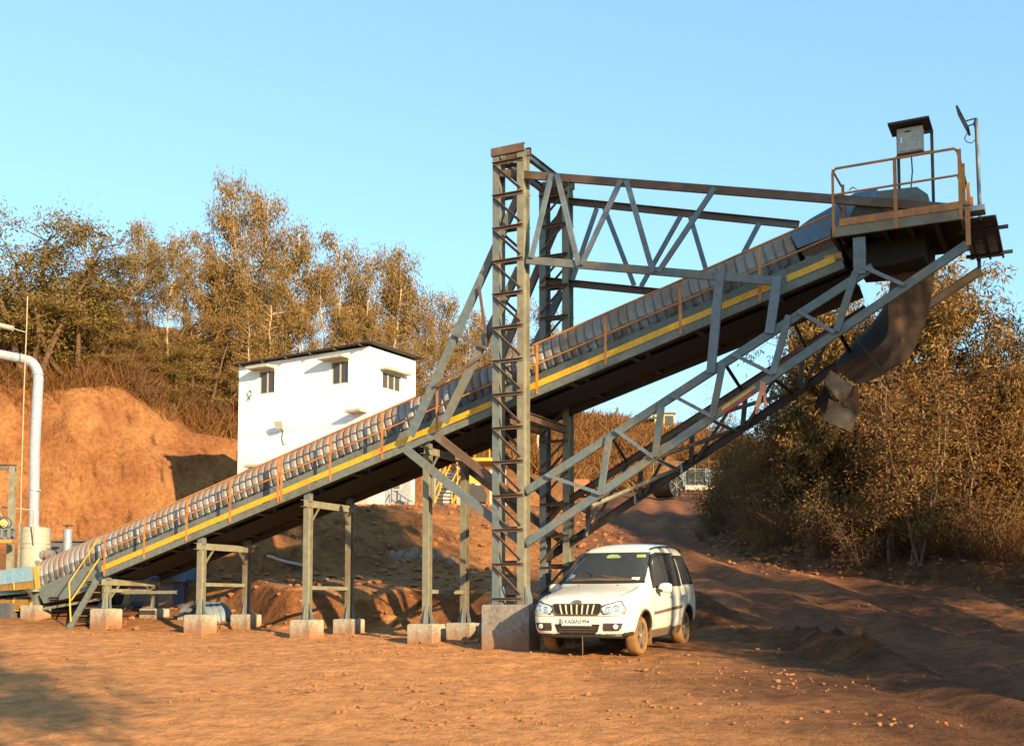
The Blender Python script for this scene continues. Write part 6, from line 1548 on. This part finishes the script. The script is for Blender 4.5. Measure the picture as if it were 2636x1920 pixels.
for i in range(24):
    u = rg.uniform(20, 600); yo = rg.uniform(83, 92); p = ground_at(u, yo)
    if (p.y / LAM) < 74 + 0.6 * max(-15, min(22, p.x + 30)) + 6.5: continue
    plant('dry_bush', 'dry_shrub', i % 3, p, rg.uniform(1.6, 3.4), 'dry brown bush in the brush above the cut bank', 'shrub', 'dry bushes above the cut bank', 1.3)
# far hill
by_top('bare_tree', 'bare', 1, 1545, 1052, 150, 'small bare tree on the far hill crest', 'tree', None, 1.2)
by_top('pointed_tree', 'gum', 1, 1590, 1045, 149, 'small pointed brown tree on the far hill crest', 'tree', None, 0.8)
by_top('bare_tree', 'bare', 0, 1905, 985, 75, 'tall bare russet tree behind the lower end of the hanging belt', 'tree', None, 1.0)
by_top('bare_tree', 'bare', 1, 1845, 1040, 85, 'smaller bare tree left of the russet one beneath the boom', 'tree', None, 1.2)
# right-hand side
by_top('roadside_tree', 'broad', 0, 2725, 560, 40, 'tree of which only a few leaves reach in at the right picture edge', 'tree', 'trees on the right bank', 0.62)
RR = 'trees on the right bank'
by_top('roadside_tree', 'broad', 0, 2330, 610, 43, 'largest leafy tree on the right bank, behind the hanging belt', 'tree', RR, 0.95)
by_top('roadside_tree', 'broad', 1, 2490, 670, 42, 'leafy tree with spreading outer branches right of the largest one', 'tree', RR, 1.0)
by_top('roadside_tree', 'broad', 2, 2105, 690, 47, 'leafy tree on the right bank seen through the end of the boom', 'tree', RR, 0.72)
by_top('roadside_tree', 'broad', 1, 2200, 750, 45, 'leafy tree directly behind the hanging belt loop', 'tree', RR, 0.9)
by_top('roadside_tree', 'broad', 1, 2640, 900, 40, 'leafy tree cut by the right picture edge', 'tree', RR, 0.6)
by_top('roadside_tree', 'broad', 2, 2600, 960, 45, 'shorter leafy tree behind the thicket at the right edge', 'tree', RR, 1.2)
by_top('roadside_tree', 'broad', 0, 2230, 960, 50, 'shorter leafy tree under the torn belt flaps', 'tree', RR, 1.2)
by_top('roadside_tree', 'broad', 1, 2430, 980, 50, 'shorter leafy tree behind the largest one', 'tree', RR, 1.2)
k = 0
SHR = [(1850, 1190, 62, 'shrub', 'dark shrub where the road bends out of sight'), (1905, 1130, 58, 'shrub', 'tall dark shrub left of the torn flaps'), (1960, 1180, 54, 'shrub', 'dark green shrub by the left end of the right bank'), (2010, 1150, 56, 'shrub', 'dark shrub beneath the torn flaps'),
       (2080, 1170, 53, 'shrub', 'leafy shrub behind the red clod heap'), (2150, 1190, 50, 'shrub', 'leafy shrub right of the red clod heap'), (2230, 1200, 48, 'shrub', 'leafy shrub left of the largest trunk'), (2330, 1220, 47, 'shrub', 'leafy shrub at the foot of the largest tree'),
       (2410, 1180, 46, 'shrub', 'leafy shrub right of the largest trunk'), (2500, 1200, 44, 'shrub', 'leafy shrub under the spreading tree'), (2590, 1180, 43, 'shrub', 'leafy shrub at the right picture edge'),
       (1800, 1320, 50, 'dry_shrub', 'low dry bush at the inner bend of the road'), (1835, 1310, 53, 'shrub', 'small green bush beside the dry bush at the road bend'), (1910, 1300, 50, 'dry_shrub', 'dry bush on the left end of the right bank'), (1985, 1330, 47, 'shrub', 'small dark green shrub above the bank edge'),
       (2055, 1320, 46, 'dry_shrub', 'dry bush behind the red clods'), (2140, 1320, 45, 'dry_shrub', 'dry bush right above the red clods'), (2220, 1320, 43.5, 'dry_shrub', 'tangled dry bush left of the largest trunk'), (2300, 1330, 43, 'dry_shrub', 'tangled dry bush hiding the foot of the largest trunk'),
       (2380, 1310, 42.5, 'dry_shrub', 'reddish dry bush right of the largest trunk'), (2450, 1320, 42, 'dry_shrub', 'reddish dry bush midway to the right edge'), (2520, 1300, 41.5, 'dry_shrub', 'tall reddish dry bush near the right edge'), (2600, 1310, 41, 'dry_shrub', 'tall reddish dry bush cut by the right edge'),
       (2360, 1240, 52, 'dry_shrub', 'faded dry bush deep in the thicket'), (2480, 1230, 50, 'dry_shrub', 'faded dry bush deep in the thicket near the edge'), (2180, 1240, 55, 'dry_shrub', 'faded dry bush deep in the thicket behind the clods')]
for i, (u, vt, Y, kd, lab) in enumerate(SHR):
    by_top('shrub' if kd == 'shrub' else 'dry_bush', kd, i % 3, u, vt, Y, lab, 'shrub', 'bushes on the right bank', 1.0 if kd == 'shrub' else 0.9, 'leaf_green' if (kd == 'shrub' and i % 3 == 1) else None)
rg = np.random.default_rng(78)
for i in range(40):
    yo = rg.uniform(38.0, 58); u = 1840 + 800 * (i + rg.uniform()) / 40; xo = (u - CU) / F * yo * LAM
    if xo < np.interp(yo, XR_Y, XR_X) + 1.0: yo = min(64, yo + 9); xo = (u - CU) / F * yo * LAM
    if xo < np.interp(yo, XR_Y, XR_X) + 0.8: continue
    p = V((xo, yo * LAM, hz(xo, yo * LAM))); top = at_y(u, rg.uniform(1000, 1150) if u < 2000 else rg.uniform(880, 1080), yo).z
    lf = ['leaf_russet', 'leaf_green', 'leaf_russet', 'leaf_russet', 'leaf_gold'][i % 5]
    plant('thicket_tree', 'thicket', i % 3, p, max(2.0, top - p.z), {'leaf_russet': 'slender rusty-brown tree, one of many in the roadside thicket', 'leaf_green': 'slender olive-leaved tree, one of many in the roadside thicket', 'leaf_gold': 'slender golden-leaved tree, one of many in the roadside thicket'}[lf], 'tree', {'leaf_russet': 'rusty slender trees of the thicket', 'leaf_green': 'olive slender trees of the thicket', 'leaf_gold': 'golden slender trees of the thicket'}[lf], 1.2, lf)
rg = np.random.default_rng(77)
for i in range(60):
    yo = rg.uniform(38, 60); xo = np.interp(yo, XR_Y, XR_X) + 0.9 + rg.uniform(0, 2.4) ** 2
    if xo > 0.42 * yo: continue
    kd = 'dry_shrub' if rg.uniform() < 0.62 else 'shrub'; p = V((xo, yo * LAM, hz(xo, yo * LAM)))
    plant('dry_bush' if kd == 'dry_shrub' else 'shrub', kd, i % 3, p, rg.uniform(1.1, 2.7), 'tangled brown bush, one of many in the thicket on the right bank' if kd == 'dry_shrub' else 'leafy bush, one of many in the thicket on the right bank', 'shrub', 'thicket on the right bank' if kd == 'dry_shrub' else 'leafy bushes of the thicket', 1.15, 'leaf_green' if (kd == 'shrub' and i % 2) else None)
# trees that stand outside the picture and throw the shade on its right half
OFFT = [(13.8, 5.0, 21.0, 'shade', 0, .62), (17.4, 0.0, 24.5, 'shade', 1, .58), (15.6, 2.6, 22.5, 'shade', 2, .5),
        (13.5, 10.5, 8.0, 'broad', 0, 1.0), (13.2, 14.5, 7.0, 'broad', 1, 1.0), (15.5, 16.0, 9.0, 'broad', 2, 1.0), (10.6, 13.0, 4.5, 'broad', 0, 1.0), (11.8, 17.5, 4.2, 'broad', 1, 1.0), (17.0, 20.5, 6.0, 'broad', 2, 1.0), (15.5, 24.0, 5.6, 'broad', 0, 1.0), (10.2, 10.0, 4.5, 'broad', 2, 1.0)]
for i, (x, y, h, kd, k, wd_) in enumerate(OFFT):
    plant('roadside_tree', kd, k, (x, y, hz(x, y)), h, 'tall leafy roadside tree standing right of the camera, outside the picture', 'tree', 'trees outside the picture', wd_)
plant('roadside_tree', 'shade', 0, (4.4, -3.0, -0.9), 12.0, 'tall leafy tree standing behind the camera, outside the picture', 'tree', 'trees outside the picture', 1.0)

# dry grass and twigs: masses nobody could count
def blades(rg, X, Y, hmin, hmax, wd, lean=0.45):
    Y = Y * LAM; n = len(X); Zb = height(X, Y) - 0.05; h = rg.uniform(hmin, hmax, n)
    az = rg.uniform(0, 2 * np.pi, n); s = np.stack([np.cos(az), np.sin(az), np.zeros(n)], -1); ln = rg.normal(size=(n, 3)) * lean; ln[:, 2] = 0
    b = np.stack([X, Y, Zb], -1); top = b + np.stack([np.zeros(n), np.zeros(n), h], -1) + ln * h[:, None]
    w_ = wd * rg.uniform(0.5, 1.3, (n, 1)); mid = (b + top) / 2 + ln * 0.12 * h[:, None]
    return np.stack([b - s * w_ * .5, b + s * w_ * .5, top + s * w_ * .3, top - s * w_ * .3], 1)
rg = np.random.default_rng(11)
n = 70000; X = rg.uniform(-38, -2, n); Y = 80 + 32 * rg.uniform(0, 1, n) ** 1.25
yf = 74 + 0.6 * np.clip(X + 30, -15, 22) + 5.0 + 2.4 * fbm(X * 0.5, Y * 0.5, 3, 77); keep = Y > yf
dens = fbm(X * 0.6, Y * 0.6, 3, 5) + 0.3; keep &= rg.uniform(-.2, 0.5, n) < dens
np_quads('dry_grass', blades(rg, X[keep], Y[keep], 0.3, 1.7, 0.045, 0.8), 'dry_grass', kind='stuff')
n = 26000; X = rg.uniform(-38, -4, n); Y = 82 + 26 * rg.uniform(0, 1, n) ** 1.2; keep = (Y > 74 + 0.6 * np.clip(X + 30, -15, 22) + 7.6) & (fbm(X * 0.35, Y * 0.35, 3, 15) > -0.15)
np_quads('dry_brush', blades(rg, X[keep], Y[keep], 0.7, 2.6, 0.05, 0.9), 'dry_twigs', kind='stuff')
n = 60000; X = rg.uniform(-6, 30, n); Y = rg.uniform(98, 160, n); keep = fbm(X * 0.16, Y * 0.10, 4, 55) > -0.12
np_quads('hill_brush', blades(rg, X[keep], Y[keep], 0.3, 1.5, 0.10, 0.7), 'dry_grass', kind='stuff')
# right bank undergrowth
n = 90000; X = rg.uniform(6, 26, n); Y = rg.uniform(34, 72, n); xr_ = np.interp(Y, XR_Y, XR_X); keep = (X > xr_ + 0.9 + rg.uniform(0, 1, n)) & (X < 0.40 * Y + 2)
np_quads('undergrowth', blades(rg, X[keep], Y[keep], 0.15, 1.1, 0.020, 0.9), 'dry_twigs', kind='stuff')
# loose clods and stones scattered on the yard, road and bank
def clods(rg, X, Y, smin, smax, lift=0.3):
    Y = Y * LAM; n = len(X); s = smin + (smax - smin) * rg.uniform(0, 1, n) ** 3; Zb = height(X, Y)
    g_ = (1 + 5 ** 0.5) / 2; base = unit(np.array([[-1, g_, 0], [1, g_, 0], [-1, -g_, 0], [1, -g_, 0], [0, -1, g_], [0, 1, g_], [0, -1, -g_], [0, 1, -g_], [g_, 0, -1], [g_, 0, 1], [-g_, 0, -1], [-g_, 0, 1]], float))
    v = base[None] * (s[:, None, None] * rg.uniform(0.7, 1.15, (n, 12, 1))) * rg.uniform(0.6, 1.25, (n, 1, 3)); v[:, :, 2] *= 0.7
    v += np.stack([X, Y, Zb + s * lift], -1)[:, None, :]
    f = np.array([[0, 11, 5], [0, 5, 1], [0, 1, 7], [0, 7, 10], [0, 10, 11], [1, 5, 9], [5, 11, 4], [11, 10, 2], [10, 7, 6], [7, 1, 8], [3, 9, 4], [3, 4, 2], [3, 2, 6], [3, 6, 8], [3, 8, 9], [4, 9, 5], [2, 4, 11], [6, 2, 10], [8, 6, 7], [9, 8, 1]])
    F_ = (f[None] + (np.arange(n) * 12)[:, None, None]).reshape(-1, 3); return v.reshape(-1, 3), F_
def clod_obj(name, parts, mat):
    vs = []; fs = []; o = 0
    for v, f in parts: vs.append(v); fs.append(f + o); o += len(v)
    me = bpy.data.meshes.new(name); me.from_pydata(np.concatenate(vs).tolist(), [], np.concatenate(fs).tolist()); me.materials.append(MATS[mat])
    ob = bpy.data.objects.new(name, me); COL.objects.link(ob); ob['kind'] = 'stuff'
rg = np.random.default_rng(21)
n = 3600; Y = 15.5 + 19 * rg.uniform(0, 1, n); X = rg.uniform(-0.38, 0.38, n) * Y; keep = fbm(X * .5, Y * .5, 3, 8) > -0.05
n2_ = 2600; Y2 = rg.uniform(31.5, 60, n2_); X2 = rg.uniform(-9, 4, n2_)
clod_obj('loose_clods', [clods(rg, X[keep], Y[keep], 0.006, 0.05), clods(rg, X2, Y2, 0.015, 0.13)], 'stone_red')
t = rg.uniform(0, 1, 1500); Yb = 34 + 26 * t; Xb = np.interp(Yb, XR_Y, XR_X) + rg.normal(size=1500) * 0.9 + 1.0
qh = np.array([at_y(2090, 1430, 43.5).x, 43.5]); Xh = qh[0] + rg.normal(size=260) * 0.9; Yh = qh[1] + rg.normal(size=260) * 0.9
clod_obj('bank_clods', [clods(rg, Xb, Yb, 0.012, 0.10), clods(rg, Xh, Yh, 0.03, 0.14, 0.8)], 'stone_red')
